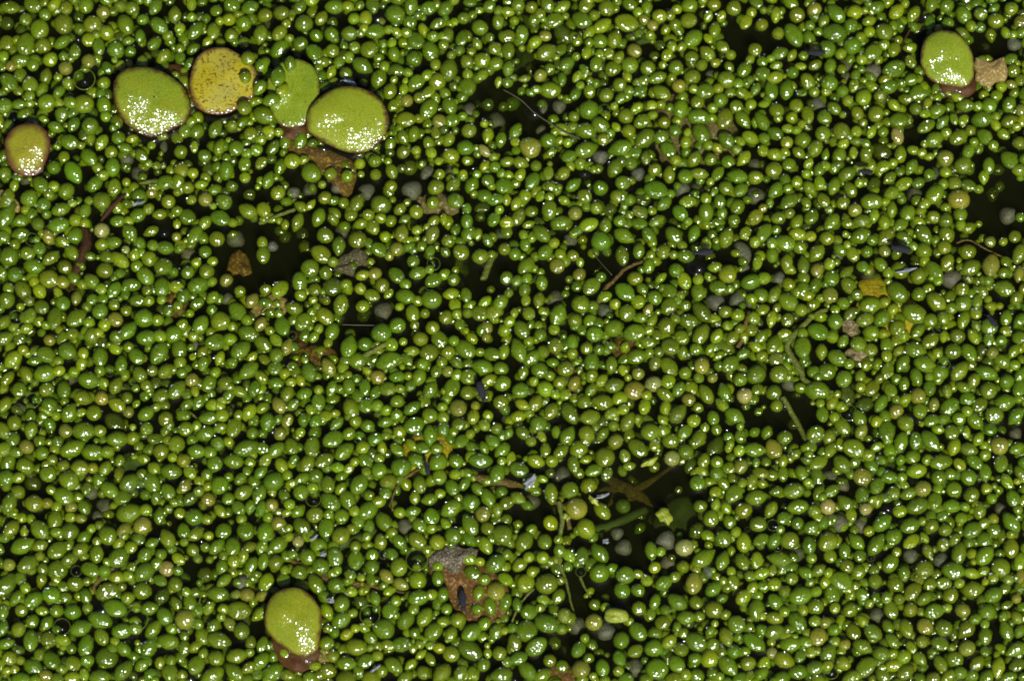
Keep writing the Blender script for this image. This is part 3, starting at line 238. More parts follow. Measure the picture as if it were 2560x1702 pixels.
50 180 10 12 95 7 g;110 130 8 10 0 0 w;475 50 11 11 -20 0 g;450 180 12 13 -35 7 g;570 125 10 13 85 0 g;600 15 11 10 0 0 w;700 80 12 11 10 0 o;815 20 9 11 -40 0 g;890 60 8 10 0 0 l;1005 35 10 12 80 0 o;1110 15 7 11 0 0 l;1215 45 10 13 70 0 t;1130 110 8 10 0 0 w;1325 90 9 11 -30 0 o;1415 165 11 11 0 0 o;1550 195 11 11 10 6 o;1600 85 8 12 -60 0 g;1715 145 9 10 0 0 o;1700 35 11 10 0 0 w;850 150 10 15 -35 6 g;970 145 10 10 0 0 t;1085 230 9 10 0 0 g;1120 310 10 12 15 6 g;970 340 10 13 -45 7 g;1230 360 10 14 30 7 g;1360 350 9 11 80 5 g;820 315 9 11 10 0 t;735 325 8 12 20 0 l;870 395 10 11 0 0 o;370 275 13 10 -10 0 g;480 310 9 11 0 0 g;300 370 11 12 -85 8 g;530 405 13 11 10 7 g;405 425 9 10 0 0 o;395 500 6 11 0 0 l;585 530 11 13 80 0 o;165 420 11 12 50 0 l;65 425 8 11 30 0 o;260 555 10 12 -20 0 g;330 640 11 12 50 6 g;180 675 11 12 105 6 g;470 610 11 13 130 5 o;720 420 8 11 0 0 l;800 465 9 12 -20 0 o;735 540 9 11 10 0 l;915 455 6 13 50 0 l;880 570 13 10 0 0 w;990 545 6 11 0 0 l;1030 460 11 12 -20 7 g;1210 490 13 11 -10 0 g;1345 455 9 12 10 0 l;1450 465 8 13 -80 0 g;1690 510 10 14 50 6 g;1750 350 9 11 70 0 g;1080 590 10 12 -80 6 o;1165 590 7 10 0 0 o;975 670 11 11 30 0 g;865 720 13 11 15 0 g;525 715 10 12 -110 6 g;400 750 7 16 60 6 l;215 820 9 13 70 0 t;135 775 8 13 -50 0 l;50 800 10 14 -40 0 g;25 670 9 12 60 0 t;140 880 10 11 0 0 g;640 815 12 13 0 0 g;750 800 10 10 0 0 g;1135 765 10 11 0 0 o;1265 770 11 16 120 9 g;1180 880 12 11 20 0 o;1310 880 10 11 0 0 o;1540 585 11 11 180 7 o;1310 615 10 10 0 0 o;1590 690 9 11 -90 6 t;1715 705 9 11 60 7 l;1445 835 12 14 145 7 g;1645 865 10 13 170 6 g;1740 850 8 16 80 0 l;1015 785 6 10 0 0 l;935 805 9 11 0 0 l;695 915 11 11 180 7 o;915 915 12 14 20 0 g;1040 910 7 15 -50 0 g;500 960 10 13 -60 0 t;365 990 11 13 110 5 g;270 990 7 14 90 0 o;130 965 10 11 10 0 g;640 1090 9 13 95 6 g;750 1100 8 15 90 0 g;840 1030 10 11 -20 0 t;910 1110 10 12 0 6 o;765 985 6 12 -40 0 l;990 1025 9 15 5 6 g;1130 1000 10 13 75 8 g;1260 965 8 15 60 7 g;1200 1120 10 13 60 0 g;1330 1090 11 14 70 7 g;1460 1025 11 11 0 0 o;1385 930 8 12 -50 0 g;1350 1000 8 10 0 0 t;1560 960 12 12 -15 0 g;1690 970 10 11 -10 0 g;1700 1070 11 11 30 0 g;1610 1050 9 12 20 0 l;1460 1135 10 10 0 0 o;20 1110 9 15 80 7 g;135 1070 9 12 -10 0 g;240 1070 7 11 30 0 l;330 1145 9 12 20 0 g;520 1110 8 15 75 0 g;160 1215 10 12 -60 0 t;45 1240 8 12 0 0 l;215 1150 10 12 0 0 o;
75 1340 11 12 80 0 g;250 1215 8 12 45 0 g;430 1200 10 15 90 6 g;215 1330 8 12 60 0 t;325 1330 8 13 90 0 g;480 1300 8 12 15 6 l;555 1350 8 14 50 0 g;655 1245 11 13 -70 8 o;775 1235 10 11 0 8 g;880 1250 8 10 0 0 l;975 1195 9 11 20 0 o;1080 1240 9 16 35 0 g;970 1290 8 11 0 0 g;1200 1290 10 11 0 0 o;1285 1235 7 11 20 0 l;1395 1240 12 10 0 0 t;1500 1300 9 12 80 6 o;1600 1290 7 11 -20 0 l;1690 1200 10 11 20 0 o;1740 1320 9 10 0 0 w;1575 1360 8 11 -60 0 l;1400 1355 9 11 10 0 o;1660 1385 8 11 60 0 o;1740 1420 7 12 60 0 g;165 1420 9 11 80 0 t;400 1410 8 13 70 0 g;305 1410 7 11 70 0 l;640 1420 9 11 40 0 o;540 1465 12 12 25 0 g;385 1505 11 13 80 0 o;245 1510 10 12 -70 0 o;130 1530 10 13 40 0 g;25 1530 9 12 0 0 g;770 1365 9 11 -10 0 g;895 1340 8 13 20 0 g;990 1405 9 10 20 0 l;1090 1360 12 12 25 0 g;1200 1440 10 15 -85 0 g;1290 1385 9 12 90 8 g;1310 1470 0 0 0 0 x;1420 1470 9 14 40 6 g;1640 1480 9 12 -40 0 g;830 1460 9 14 15 6 g;600 1530 11 13 40 0 g;740 1540 10 10 0 0 l;860 1540 7 14 90 0 l;975 1530 8 14 -40 0 g;1075 1500 7 14 -50 0 l;1140 1540 9 12 -20 0 g;1250 1550 9 10 0 0 o;1700 1555 10 12 0 0 g
#G 1280 568
90 115 8 13 100 6 g;205 40 11 13 -45 0 g;20 180 9 10 0 0 g;230 165 10 14 45 7 g;400 90 10 10 0 0 w;330 190 8 10 0 0 l;420 190 8 11 -20 0 o;315 250 11 10 0 0 t;470 240 6 12 0 0 l;465 320 9 11 60 0 t;100 265 11 13 50 6 g;205 375 9 14 95 5 g;80 420 9 12 80 7 g;20 360 8 11 0 0 g;95 500 7 12 90 0 l;185 500 9 12 80 0 o;295 490 13 10 0 0 w;550 400 11 12 45 7 o;615 90 13 11 -20 0 g;775 55 11 13 -30 0 g;950 60 10 15 -60 0 g;1120 60 11 14 -50 6 g;1255 40 9 14 70 0 o;1480 65 11 13 70 0 o;1610 35 8 12 60 0 l;1685 90 8 11 0 0 l;1735 40 10 14 60 0 g;1340 110 8 12 90 0 l;875 155 9 12 80 0 g;760 190 10 13 100 0 o;1050 165 10 11 60 0 o;1190 185 10 14 175 6 g;945 260 9 15 80 6 g;1130 290 10 10 0 0 g;1030 345 6 17 40 0 l;1400 270 8 12 10 0 l;1355 340 6 12 -60 0 g;1490 315 13 10 0 0 o;1595 170 12 13 -70 0 w;1600 275 8 10 0 0 w;1695 240 7 16 80 0 l;1650 370 11 12 15 8 g;1425 410 10 12 -10 6 g;850 350 10 11 0 0 o;895 415 8 12 -50 0 g;780 440 12 12 -40 0 g;985 480 10 11 -40 0 g;870 510 10 10 0 0 l;1095 430 10 14 -50 6 g;1285 440 10 14 90 7 g;1560 495 11 11 50 0 w;1650 495 8 13 80 0 w;1410 515 12 11 0 0 w;1740 465 10 11 0 0 g;640 475 8 12 20 0 l;710 525 8 10 0 0 l;490 530 12 11 -10 7 o;620 565 11 11 0 0 w;540 640 9 11 40 0 o;435 640 10 10 0 0 o;315 605 12 13 70 0 g;115 590 9 11 0 0 o;210 575 6 10 0 0 l;15 590 6 13 80 0 l;795 585 12 10 -10 0 o;940 565 7 13 60 0 t;1085 545 11 13 45 7 g;1195 535 8 10 0 0 o;1310 580 11 15 -50 0 g;1465 570 9 11 10 0 o;1560 600 9 11 10 0 l;1730 565 8 12 20 0 o;1670 620 9 10 0 0 l;700 690 12 11 20 0 g;855 700 12 13 10 7 g;960 660 7 15 60 0 l;1075 670 12 11 0 0 o;1205 650 11 12 170 6 g;570 730 11 11 10 0 g;70 705 11 12 -60 7 g;170 655 6 15 0 0 x;195 735 9 11 100 6 g;290 700 8 10 0 0 l;345 745 8 11 0 0 d;415 790 9 13 -90 7 g;300 810 11 10 0 0 o;515 830 9 10 0 0 o;600 840 8 10 0 0 g;215 855 9 10 0 0 o;120 890 10 13 40 0 g;685 815 7 12 -10 0 g;935 795 9 13 -15 0 g;1000 740 8 10 0 0 o;1095 825 12 11 -20 0 o;1170 755 10 11 -40 0 g;1305 735 11 14 60 0 g;1415 745 9 12 60 0 l;1490 675 7 11 0 0 l;1525 755 9 12 50 6 o;1665 710 9 11 -10 0 o;1270 835 9 10 0 0 g;1370 835 7 13 60 0 l;1425 885 6 15 40 0 l;1165 855 8 12 0 0 g;1595 870 8 12 30 0 g;1685 815 8 12 -30 0 l;1745 760 9 13 50 0 g;1725 885 8 11 30 0 o;865 890 11 14 15 7 g;990 915 9 15 70 7 o;550 930 11 13 -90 8 g;280 930 7 12 -10 0 g;190 980 11 11 -30 7 g;370 970 11 11 20 0 o;75 1000 8 12 70 0 o;465 985 5 12 80 0 o;685 945 9 13 85 0 o;770 985 7 14 -60 5 l;870 1005 9 10 0 0 t;1085 970 11 13 -50 0 g;1195 1000 9 10 0 0 g;1310 950 11 11 90 0 t;1505 940 11 12 40 0 g;1385 1035 7 11 0 0 t;1290 1035 7 11 0 0 g;1685 1010 13 11 0 0 g;1575 1045 10 10 0 0 g;15 850 11 15 -70 0 g;
60 1120 11 11 0 0 g;230 1110 11 11 -30 6 l;330 1065 9 11 30 0 o;430 1070 9 12 60 0 t;150 1060 7 10 0 0 l;365 1150 8 11 0 0 l;550 1115 8 13 50 0 g;620 1055 8 12 50 0 l;705 1085 11 12 15 0 g;845 1120 13 11 10 0 t;975 1075 11 11 0 0 p;1080 1050 10 11 0 0 l;1055 1145 9 14 -35 0 g;1150 1110 9 12 60 0 g;1340 1145 10 14 -60 0 g;1465 1130 10 12 -70 0 g;1605 1155 11 10 0 0 p;1695 1115 8 11 30 0 o;1220 1185 9 11 -20 0 t;1285 1240 7 11 -30 0 g;1450 1220 8 14 -45 0 l;1540 1300 11 13 -35 0 g;745 1175 10 11 20 0 l;625 1200 12 12 -5 0 g;500 1200 10 11 20 0 g;160 1210 10 12 60 0 o;75 1220 8 13 -30 0 l;270 1265 10 12 60 0 o;400 1280 11 14 120 0 g;120 1275 6 12 -40 0 o;540 1305 11 12 10 0 o;695 1280 9 13 20 7 l;915 1230 9 13 80 7 l;800 1335 10 14 60 0 o;1145 1280 11 13 50 0 g;1255 1330 9 11 40 0 l;1040 1335 7 12 -50 0 l;1390 1315 9 13 -75 7 g;960 1400 12 11 5 8 g;625 1345 8 14 60 0 d;185 1350 11 11 -10 0 g;75 1415 9 14 -45 7 g;205 1440 6 14 -60 0 l;385 1430 11 12 60 0 g;515 1420 11 11 -50 0 g;625 1415 8 13 50 0 g;715 1470 10 11 40 0 t;460 1525 12 11 0 0 g;340 1540 9 13 40 0 g;230 1530 8 13 90 0 o;870 1520 11 14 -45 0 g;985 1500 8 11 0 0 l;1090 1460 11 11 -15 0 g;1195 1405 9 13 45 0 g;1290 1450 10 13 60 6 g;1410 1510 12 14 60 0 d;1490 1515 6 12 0 0 l;1575 1435 8 13 90 5 g;1570 1535 8 11 0 0 l;1680 1530 11 13 -5 0 g;1200 1540 10 11 0 0 g;640 1555 10 12 20 0 g
#H 1920 568
205 20 10 14 -10 7 l;410 70 10 11 -10 6 o;535 45 5 10 0 0 l;640 25 11 13 0 0 g;735 80 8 11 30 0 g;805 40 12 12 50 0 o;940 75 10 14 -40 6 g;1075 40 11 13 -60 0 g;1220 125 10 10 0 0 o;1230 25 11 11 0 0 o;1380 165 11 11 20 0 o;1535 95 8 10 0 0 t;1625 95 6 11 40 0 l;1705 60 9 10 0 0 o;1735 180 10 14 70 0 o;120 100 12 12 -15 0 g;220 130 9 11 -10 0 g;30 185 9 13 90 7 g;335 175 11 12 50 0 o;480 185 9 10 0 0 w;585 180 9 14 120 5 l;685 165 8 11 60 0 g;805 160 8 11 0 0 t;1075 155 11 11 0 0 o;130 235 9 12 80 0 o;245 260 9 14 90 0 g;340 290 9 11 60 0 t;425 250 8 11 80 0 l;440 345 11 11 80 0 g;545 305 8 13 40 0 o;655 270 8 11 -10 0 g;780 255 9 14 -50 7 g;910 290 12 11 0 0 o;1040 330 11 11 0 0 o;1020 230 8 11 0 0 d;1150 290 10 14 -50 0 g;1235 240 10 12 60 0 o;1395 275 12 12 30 0 o;1540 260 13 12 80 0 t;1630 310 8 11 30 0 g;1735 320 8 14 80 0 t;1520 365 8 11 -20 0 g;1630 415 12 12 -20 0 g;1720 480 9 15 50 7 o;1280 365 14 11 10 0 w;700 350 14 11 70 0 w;895 440 13 12 130 5 g;75 350 10 10 0 0 w;15 460 9 14 60 0 g;240 425 10 13 85 8 g;145 510 12 14 -35 8 g;430 465 11 11 0 0 t;560 400 10 13 -50 7 o;520 520 9 11 -20 0 g;60 555 6 12 60 0 o;25 630 8 17 80 0 l;135 635 9 11 70 0 o;110 735 8 12 10 0 l;20 780 11 14 60 0 g;350 715 12 12 -20 8 g;465 640 11 11 90 6 g;570 595 9 12 50 0 o;1045 455 10 11 30 7 g;710 530 12 12 10 7 g;670 635 10 12 20 0 o;795 620 11 12 40 7 g;1015 590 14 12 -25 9 o;895 690 11 11 40 0 g;720 730 11 11 -10 7 l;1035 715 8 15 45 0 g;1165 505 12 12 -40 0 g;1320 500 12 11 50 7 g;1440 500 8 12 90 0 g;1350 635 9 15 70 0 g;1435 590 8 11 0 0 l;1645 620 9 12 80 0 g;1530 680 12 10 0 0 g;1740 640 9 13 50 0 g;1370 440 10 10 0 0 o;1310 745 10 11 0 0 o;1420 750 8 14 120 0 l;1525 770 8 12 90 0 g;1640 715 8 10 0 0 l;1740 760 10 11 0 0 o;1615 770 8 10 0 0 g;240 820 12 12 90 7 g;370 855 9 12 90 0 o;520 780 8 12 60 0 g;625 800 11 11 -30 0 g;710 840 9 11 0 0 o;815 800 9 13 -90 7 g;900 850 7 12 45 0 o;1020 840 12 12 -15 0 g;1120 780 10 13 40 0 o;1170 865 8 10 0 0 l;1280 850 11 11 15 0 g;1390 860 10 13 -60 0 g;1550 860 9 10 0 0 t;1695 855 8 13 60 0 l;1640 945 10 12 -20 7 g;1730 990 8 15 60 0 g;60 910 11 10 0 0 t;75 1000 12 11 0 0 o;480 895 11 12 -30 7 g;405 990 12 10 180 8 o;525 1040 11 11 60 0 g;640 1030 8 17 -90 7 g;660 930 12 13 -10 0 d;820 990 9 15 70 0 o;930 935 9 14 60 0 g;1085 935 12 12 -15 0 g;1025 1030 9 14 105 0 g;1160 1010 11 11 0 0 g;1325 985 11 13 50 0 o;1505 1000 11 14 -20 0 g;1420 1055 9 12 60 0 o;1650 1060 10 11 30 0 g;1740 1110 10 13 60 0 g;40 1135 11 10 0 0 o;160 1080 11 10 0 0 w;
330 1130 14 12 170 7 g;60 1225 9 10 0 0 o;545 1160 12 12 0 0 d;720 1100 10 14 50 6 o;850 1120 9 13 -60 6 o;940 1075 8 12 80 0 o;1035 1160 11 11 0 0 t;1145 1090 9 15 90 6 g;1240 1125 8 12 90 0 o;1355 1110 8 13 -20 0 g;1525 1120 12 10 0 0 o;1375 1170 10 11 10 0 g;1460 1220 10 12 40 0 o;1640 1190 12 13 15 6 g;1255 1235 12 12 45 0 g;1145 1220 8 12 80 0 t;1050 1260 10 11 0 0 g;950 1180 8 12 40 0 l;780 1210 9 14 60 0 g;875 1270 10 11 60 0 t;660 1240 10 13 20 0 d;370 1270 9 15 100 6 g;515 1370 10 16 130 7 g;640 1290 10 12 -60 0 g;645 1400 9 12 60 0 t;800 1410 12 12 95 8 g;780 1320 8 11 0 0 l;950 1345 11 11 -30 0 o;1060 1355 4 10 0 0 l;1130 1330 9 12 20 0 g;1210 1320 8 12 20 0 g;1320 1315 9 11 -20 0 o;1430 1330 10 13 130 7 g;1565 1290 12 11 -10 0 o;1710 1300 10 13 50 0 g;1535 1390 9 11 -10 0 g;1270 1410 10 11 0 0 o;1370 1410 6 14 90 0 l;1450 1460 8 13 60 0 l;1175 1390 7 12 -10 0 l;1125 1470 11 15 -50 0 g;1020 1470 9 14 90 0 g;920 1480 10 14 75 0 g;750 1510 7 12 30 0 l;595 1520 13 12 -25 8 g;330 1420 12 11 30 0 o;115 1445 10 11 20 0 g;430 1530 9 13 60 0 o;1285 1510 10 12 70 0 l;1000 1550 9 11 0 0 t;1720 1520 9 12 30 0 g;1600 1500 13 10 0 0 t;1710 1420 9 10 0 0 w;40 1520 11 12 0 0 t;1400 1550 10 12 0 0 o
#I 0 1134
50 40 10 13 60 0 g;170 80 12 11 -20 0 o;315 20 10 14 -40 7 g;330 130 12 10 20 0 o;435 80 9 10 0 0 o;550 95 12 10 0 7 o;470 190 13 11 -20 0 g;725 95 9 12 60 0 g;680 175 9 11 -60 0 g;610 255 13 10 0 0 w;750 240 11 13 -40 0 g;45 160 11 11 0 7 g;120 260 9 11 -20 0 o;225 200 11 11 -30 0 d;430 290 12 12 155 6 g;235 335 12 11 0 7 o;580 360 9 13 120 6 g;65 330 11 14 70 0 g;390 430 11 12 85 7 g;490 375 8 11 0 0 t;490 425 8 10 0 0 l;545 440 7 12 -10 0 o;675 435 8 10 0 0 w;720 360 12 10 0 0 w;845 310 11 11 20 0 g;900 195 12 14 35 7 g;1040 190 12 13 -60 0 g;885 390 14 12 10 8 g;1060 95 9 10 0 0 o;1175 115 12 12 -5 0 g;1160 260 10 15 -60 6 g;1310 120 9 12 -60 0 l;1375 185 7 11 -30 0 l;1425 140 8 11 0 0 g;1275 215 9 12 60 0 t;1075 300 7 14 80 0 g;1100 420 9 13 85 0 g;1310 305 9 14 40 7 g;1435 310 10 10 0 0 t;1480 60 11 10 0 0 g;1610 45 11 12 -10 0 g;1725 55 8 10 0 0 l;1265 40 10 10 0 0 o;1190 20 7 10 0 0 l;1660 165 8 16 50 6 o;1515 210 12 10 45 6 g;1685 260 11 12 30 0 o;1575 305 9 10 0 0 g;1745 370 8 12 80 0 g;1520 390 8 13 -50 0 l;1660 400 9 12 -50 0 g;1340 430 12 11 -10 7 g;1240 405 8 10 0 0 l;1690 490 12 10 110 7 g;1540 530 11 11 60 0 g;75 510 10 12 50 0 o;165 540 6 14 90 0 l;270 515 12 13 130 6 g;475 530 12 11 185 7 g;580 570 9 13 50 6 g;155 620 12 13 25 0 g;735 545 13 11 130 6 o;855 520 9 12 45 0 t;980 490 12 11 45 0 t;1155 580 11 12 -60 0 o;945 590 9 11 0 0 g;1265 530 9 13 -85 6 g;1440 560 7 10 0 0 l;395 660 12 12 35 0 g;270 640 9 12 20 0 o;190 745 12 14 35 6 g;495 710 9 14 30 0 g;540 670 10 12 40 0 o;670 680 10 13 90 6 g;825 700 13 14 40 8 g;1050 610 8 12 30 0 g;1000 690 10 12 50 0 g;1110 690 8 11 80 0 g;1185 650 7 10 0 0 g;1230 720 8 12 -40 0 l;1330 660 9 11 -60 6 o;1415 640 7 10 0 0 o;1510 645 9 14 45 0 g;1640 640 11 13 -85 8 g;1740 640 8 12 20 0 o;1655 730 8 13 80 0 l;1535 750 9 14 80 7 g;1740 740 9 13 60 0 g;60 760 9 10 0 0 t;140 860 8 14 -60 7 g;40 900 12 15 55 0 g;285 860 8 14 85 7 o;395 795 13 11 20 0 g;520 890 11 11 10 6 o;625 795 11 12 -25 0 g;740 945 13 12 20 6 o;810 845 9 14 5 7 l;905 785 7 11 0 0 o;1015 815 12 13 35 7 g;1105 870 8 12 -30 0 g;1210 895 10 11 -45 0 o;1140 780 11 10 0 0 p;1215 800 7 11 -20 0 g;1415 830 11 10 0 0 d;1545 870 8 15 40 0 o;1660 885 11 10 0 0 w;1500 960 12 12 -5 0 g;1700 965 10 10 180 6 t;980 940 12 11 10 0 o;1120 975 10 13 50 0 d;880 990 9 11 20 0 l;350 965 12 11 -20 0 g;450 985 8 11 0 0 g;225 1005 11 13 35 0 g;115 990 9 15 50 0 g;590 980 9 13 -80 7 g;790 1055 12 13 -20 0 g;940 1055 7 11 0 0 l;1030 1060 10 12 10 0 g;1135 1130 11 13 -60 7 g;1310 1020 9 15 110 6 g;1215 1030 8 13 -60 0 o;
20 1085 8 14 80 0 g;145 1075 9 10 0 0 o;290 1080 7 12 -10 0 l;390 1080 9 11 0 0 g;500 1085 11 11 5 0 g;690 1140 13 12 -15 0 g;220 1150 9 11 60 0 g;320 1165 9 12 60 0 g;125 1205 10 11 70 0 o;555 1195 12 12 20 0 g;20 1190 8 14 80 0 g;210 1280 11 13 90 0 g;335 1275 11 11 -10 0 o;430 1280 9 12 -15 0 l;590 1320 11 14 80 0 g;700 1260 10 12 -60 0 o;840 1215 11 12 10 8 g;850 1340 9 14 140 6 g;1030 1330 11 14 60 0 g;1060 1200 10 14 50 0 o;1160 1280 12 12 -10 0 g;1275 1135 14 10 0 0 t;1270 1330 9 12 90 6 o;1395 1250 10 15 110 7 g;1510 1280 12 13 -15 0 g;1480 1165 9 13 50 6 g;1640 1090 13 12 175 7 g;1665 1215 11 11 0 0 g;1440 1060 7 14 60 0 l;1590 1170 8 13 -50 0 t;1750 1310 8 12 80 0 o;40 1305 8 15 15 0 g;65 1405 10 11 -10 6 o;355 1420 11 15 -40 7 g;235 1470 12 12 -30 0 g;270 1385 8 11 0 0 o;600 1420 9 11 0 0 g;735 1400 14 11 -10 0 g;850 1490 11 14 50 0 g;980 1450 9 12 40 0 g;1040 1520 9 11 30 0 g;1170 1500 11 11 85 7 o;1355 1450 11 13 60 6 g;1490 1405 11 11 -20 0 o;1640 1375 11 13 15 6 o;1620 1500 11 14 -45 0 g;1460 1530 12 14 35 0 g;1720 1470 8 14 40 0 o;500 1450 11 11 -20 0 l;300 1530 9 12 -10 0 t;160 1545 11 13 -5 8 g;500 1530 9 12 10 0 l;580 1520 7 13 -80 0 l;690 1535 12 12 0 0 g;390 1550 9 11 0 0 g;1700 1555 9 11 0 0 g
#J 640 1134
55 45 8 14 60 0 l;35 110 8 14 50 0 g;120 185 13 11 30 0 g;175 75 9 14 -60 7 l;260 35 6 12 70 0 g;355 70 11 12 60 0 o;470 40 10 13 0 0 o;560 90 8 12 -10 0 l;655 95 7 12 50 6 l;740 35 10 12 -50 0 g;855 80 11 11 90 7 g;1000 90 13 11 20 0 g;1120 20 10 12 -20 0 g;1255 40 12 11 0 0 g;1380 45 10 11 -30 0 g;1545 40 11 15 -5 0 g;1680 100 11 14 70 6 g;1740 30 7 14 80 0 l;320 165 8 14 25 0 g;400 150 11 10 0 0 g;245 200 7 12 10 0 l;495 210 10 12 -80 0 o;390 225 8 11 0 0 l;710 190 12 14 60 6 g;910 190 11 11 10 6 o;1265 145 10 11 90 0 g;1130 205 10 12 -80 0 o;1095 295 8 12 90 0 l;1195 310 9 12 15 0 g;1355 235 10 13 -60 6 g;1530 240 8 12 -50 0 g;1600 300 10 14 -60 0 g;1270 270 7 11 10 0 l;1480 330 12 11 -10 0 g;1745 330 9 12 30 0 o;15 280 10 15 70 0 g;20 375 8 14 80 0 g;115 360 9 11 -50 6 t;200 295 8 15 -60 7 g;310 260 11 10 0 0 g;590 240 8 12 50 0 o;510 340 12 12 -40 0 g;640 320 11 14 -60 7 g;780 285 8 10 0 0 o;775 375 12 12 40 8 g;870 290 9 10 0 0 g;590 425 10 10 0 0 g;285 385 9 12 45 0 g;405 415 11 11 20 0 o;195 400 6 12 10 0 l;155 465 10 11 -20 0 t;225 510 6 10 0 0 l;320 500 11 12 -45 7 g;485 490 11 12 80 7 g;55 520 12 12 80 7 g;600 545 12 11 35 6 o;705 445 10 10 0 0 g;885 465 11 13 -55 7 g;775 500 8 14 -100 6 g;990 400 8 11 0 0 l;1080 395 9 12 15 0 g;1210 430 11 11 -90 7 g;1345 370 12 12 35 0 g;1565 410 11 10 0 0 t;1670 380 8 12 90 0 o;1475 480 11 14 -60 0 g;1310 480 7 13 -50 0 l;1360 560 11 11 -50 0 g;1035 500 12 11 -20 0 w;1600 510 9 11 -20 0 o;1700 550 13 11 -20 0 g;860 600 9 12 -80 0 o;990 605 9 15 -50 0 g;1115 595 11 14 -45 6 o;1250 605 11 10 0 0 l;1585 630 10 13 -60 0 l;
155 620 11 14 35 6 g;20 640 9 12 0 0 l;290 600 8 10 0 0 p;430 625 11 11 -10 0 g;355 705 11 11 -40 0 g;245 690 7 11 40 0 g;130 745 11 10 -30 0 o;15 740 8 14 80 0 g;545 710 11 14 -80 6 g;685 725 11 12 90 7 g;800 770 10 11 90 8 g;940 690 8 12 -50 0 g;985 775 12 11 90 0 o;445 770 11 11 -20 0 g;300 815 11 11 10 6 o;190 870 10 10 85 6 g;70 885 11 12 70 0 l;410 890 11 13 -60 0 g;550 900 11 11 -20 0 g;650 830 7 12 -20 0 g;725 850 6 10 0 0 l;900 840 9 12 -50 0 t;1000 895 9 12 -30 0 t;1115 865 12 11 95 6 l;1255 850 9 14 90 7 g;1470 720 9 13 -15 6 l;1655 750 12 12 40 7 g;1500 820 10 13 -30 8 g;1720 860 9 12 -30 0 l;45 975 8 12 0 0 t;470 980 9 12 -40 0 g;660 945 8 10 0 0 l;590 1030 11 11 0 0 g;820 990 8 13 -75 0 g;925 1080 11 11 60 7 g;1120 990 11 13 15 7 g;1290 970 9 12 80 0 g;1315 1065 8 10 0 0 g;1535 955 9 12 80 0 o;1620 1035 10 13 -80 0 g;1660 960 13 10 0 0 t;1740 1020 9 14 70 0 g;1525 1065 8 10 0 0 g;725 1020 10 11 -20 0 d;490 1085 9 13 -60 0 l;590 1140 11 13 30 6 g;1035 1140 11 14 55 7 g;1165 1120 11 12 60 0 o;880 1200 14 11 -10 0 g;1395 1140 11 10 0 0 o;
25 1100 9 14 40 0 l;20 1310 8 14 70 0 o;25 1440 10 14 50 0 g;100 1340 0 0 0 0 x;485 1300 10 11 5 0 g;640 1240 8 14 35 6 l;735 1200 7 13 -40 0 l;800 1270 9 14 -50 7 g;700 1325 12 12 -5 5 o;895 1320 8 12 0 0 l;1000 1310 11 12 10 0 g;1095 1230 8 10 0 0 g;1225 1220 11 13 45 7 g;1345 1240 9 12 70 0 g;1490 1225 12 13 35 8 g;1660 1220 10 12 60 0 o;1580 1150 0 0 0 0 x;1130 1310 7 10 0 0 o;1200 1320 6 10 0 0 l;1265 1335 8 12 -20 0 l;1345 1375 11 11 -30 0 o;1480 1350 13 14 -35 0 g;1600 1370 6 13 95 4 l;1680 1370 10 10 0 0 o;760 1420 10 13 25 7 g;625 1440 11 12 -5 0 g;530 1390 9 11 0 0 o;495 1490 11 11 -10 0 o;950 1455 11 12 -40 0 g;1065 1450 7 13 45 0 l;1200 1410 7 14 -60 0 g;1140 1380 6 14 40 0 l;1155 1505 9 11 -70 0 o;1280 1510 12 12 50 0 o;1410 1515 10 13 70 0 g;1500 1510 8 13 -70 0 l;1570 1450 9 11 0 0 g;1690 1520 12 12 10 0 o;1750 1430 7 12 80 0 l;860 1500 8 11 0 0 g;800 1545 12 11 0 0 o;1030 1540 9 13 40 0 g;710 1500 8 12 0 0 g;405 1460 7 12 10 0 l;620 1555 14 10 0 0 g;370 1545 10 10 0 0 g;210 1520 9 12 -20 0 o;110 1500 12 13 40 0 g;490 1200 6 11 60 0 o;540 1230 7 11 0 0 g
#K 1280 1134
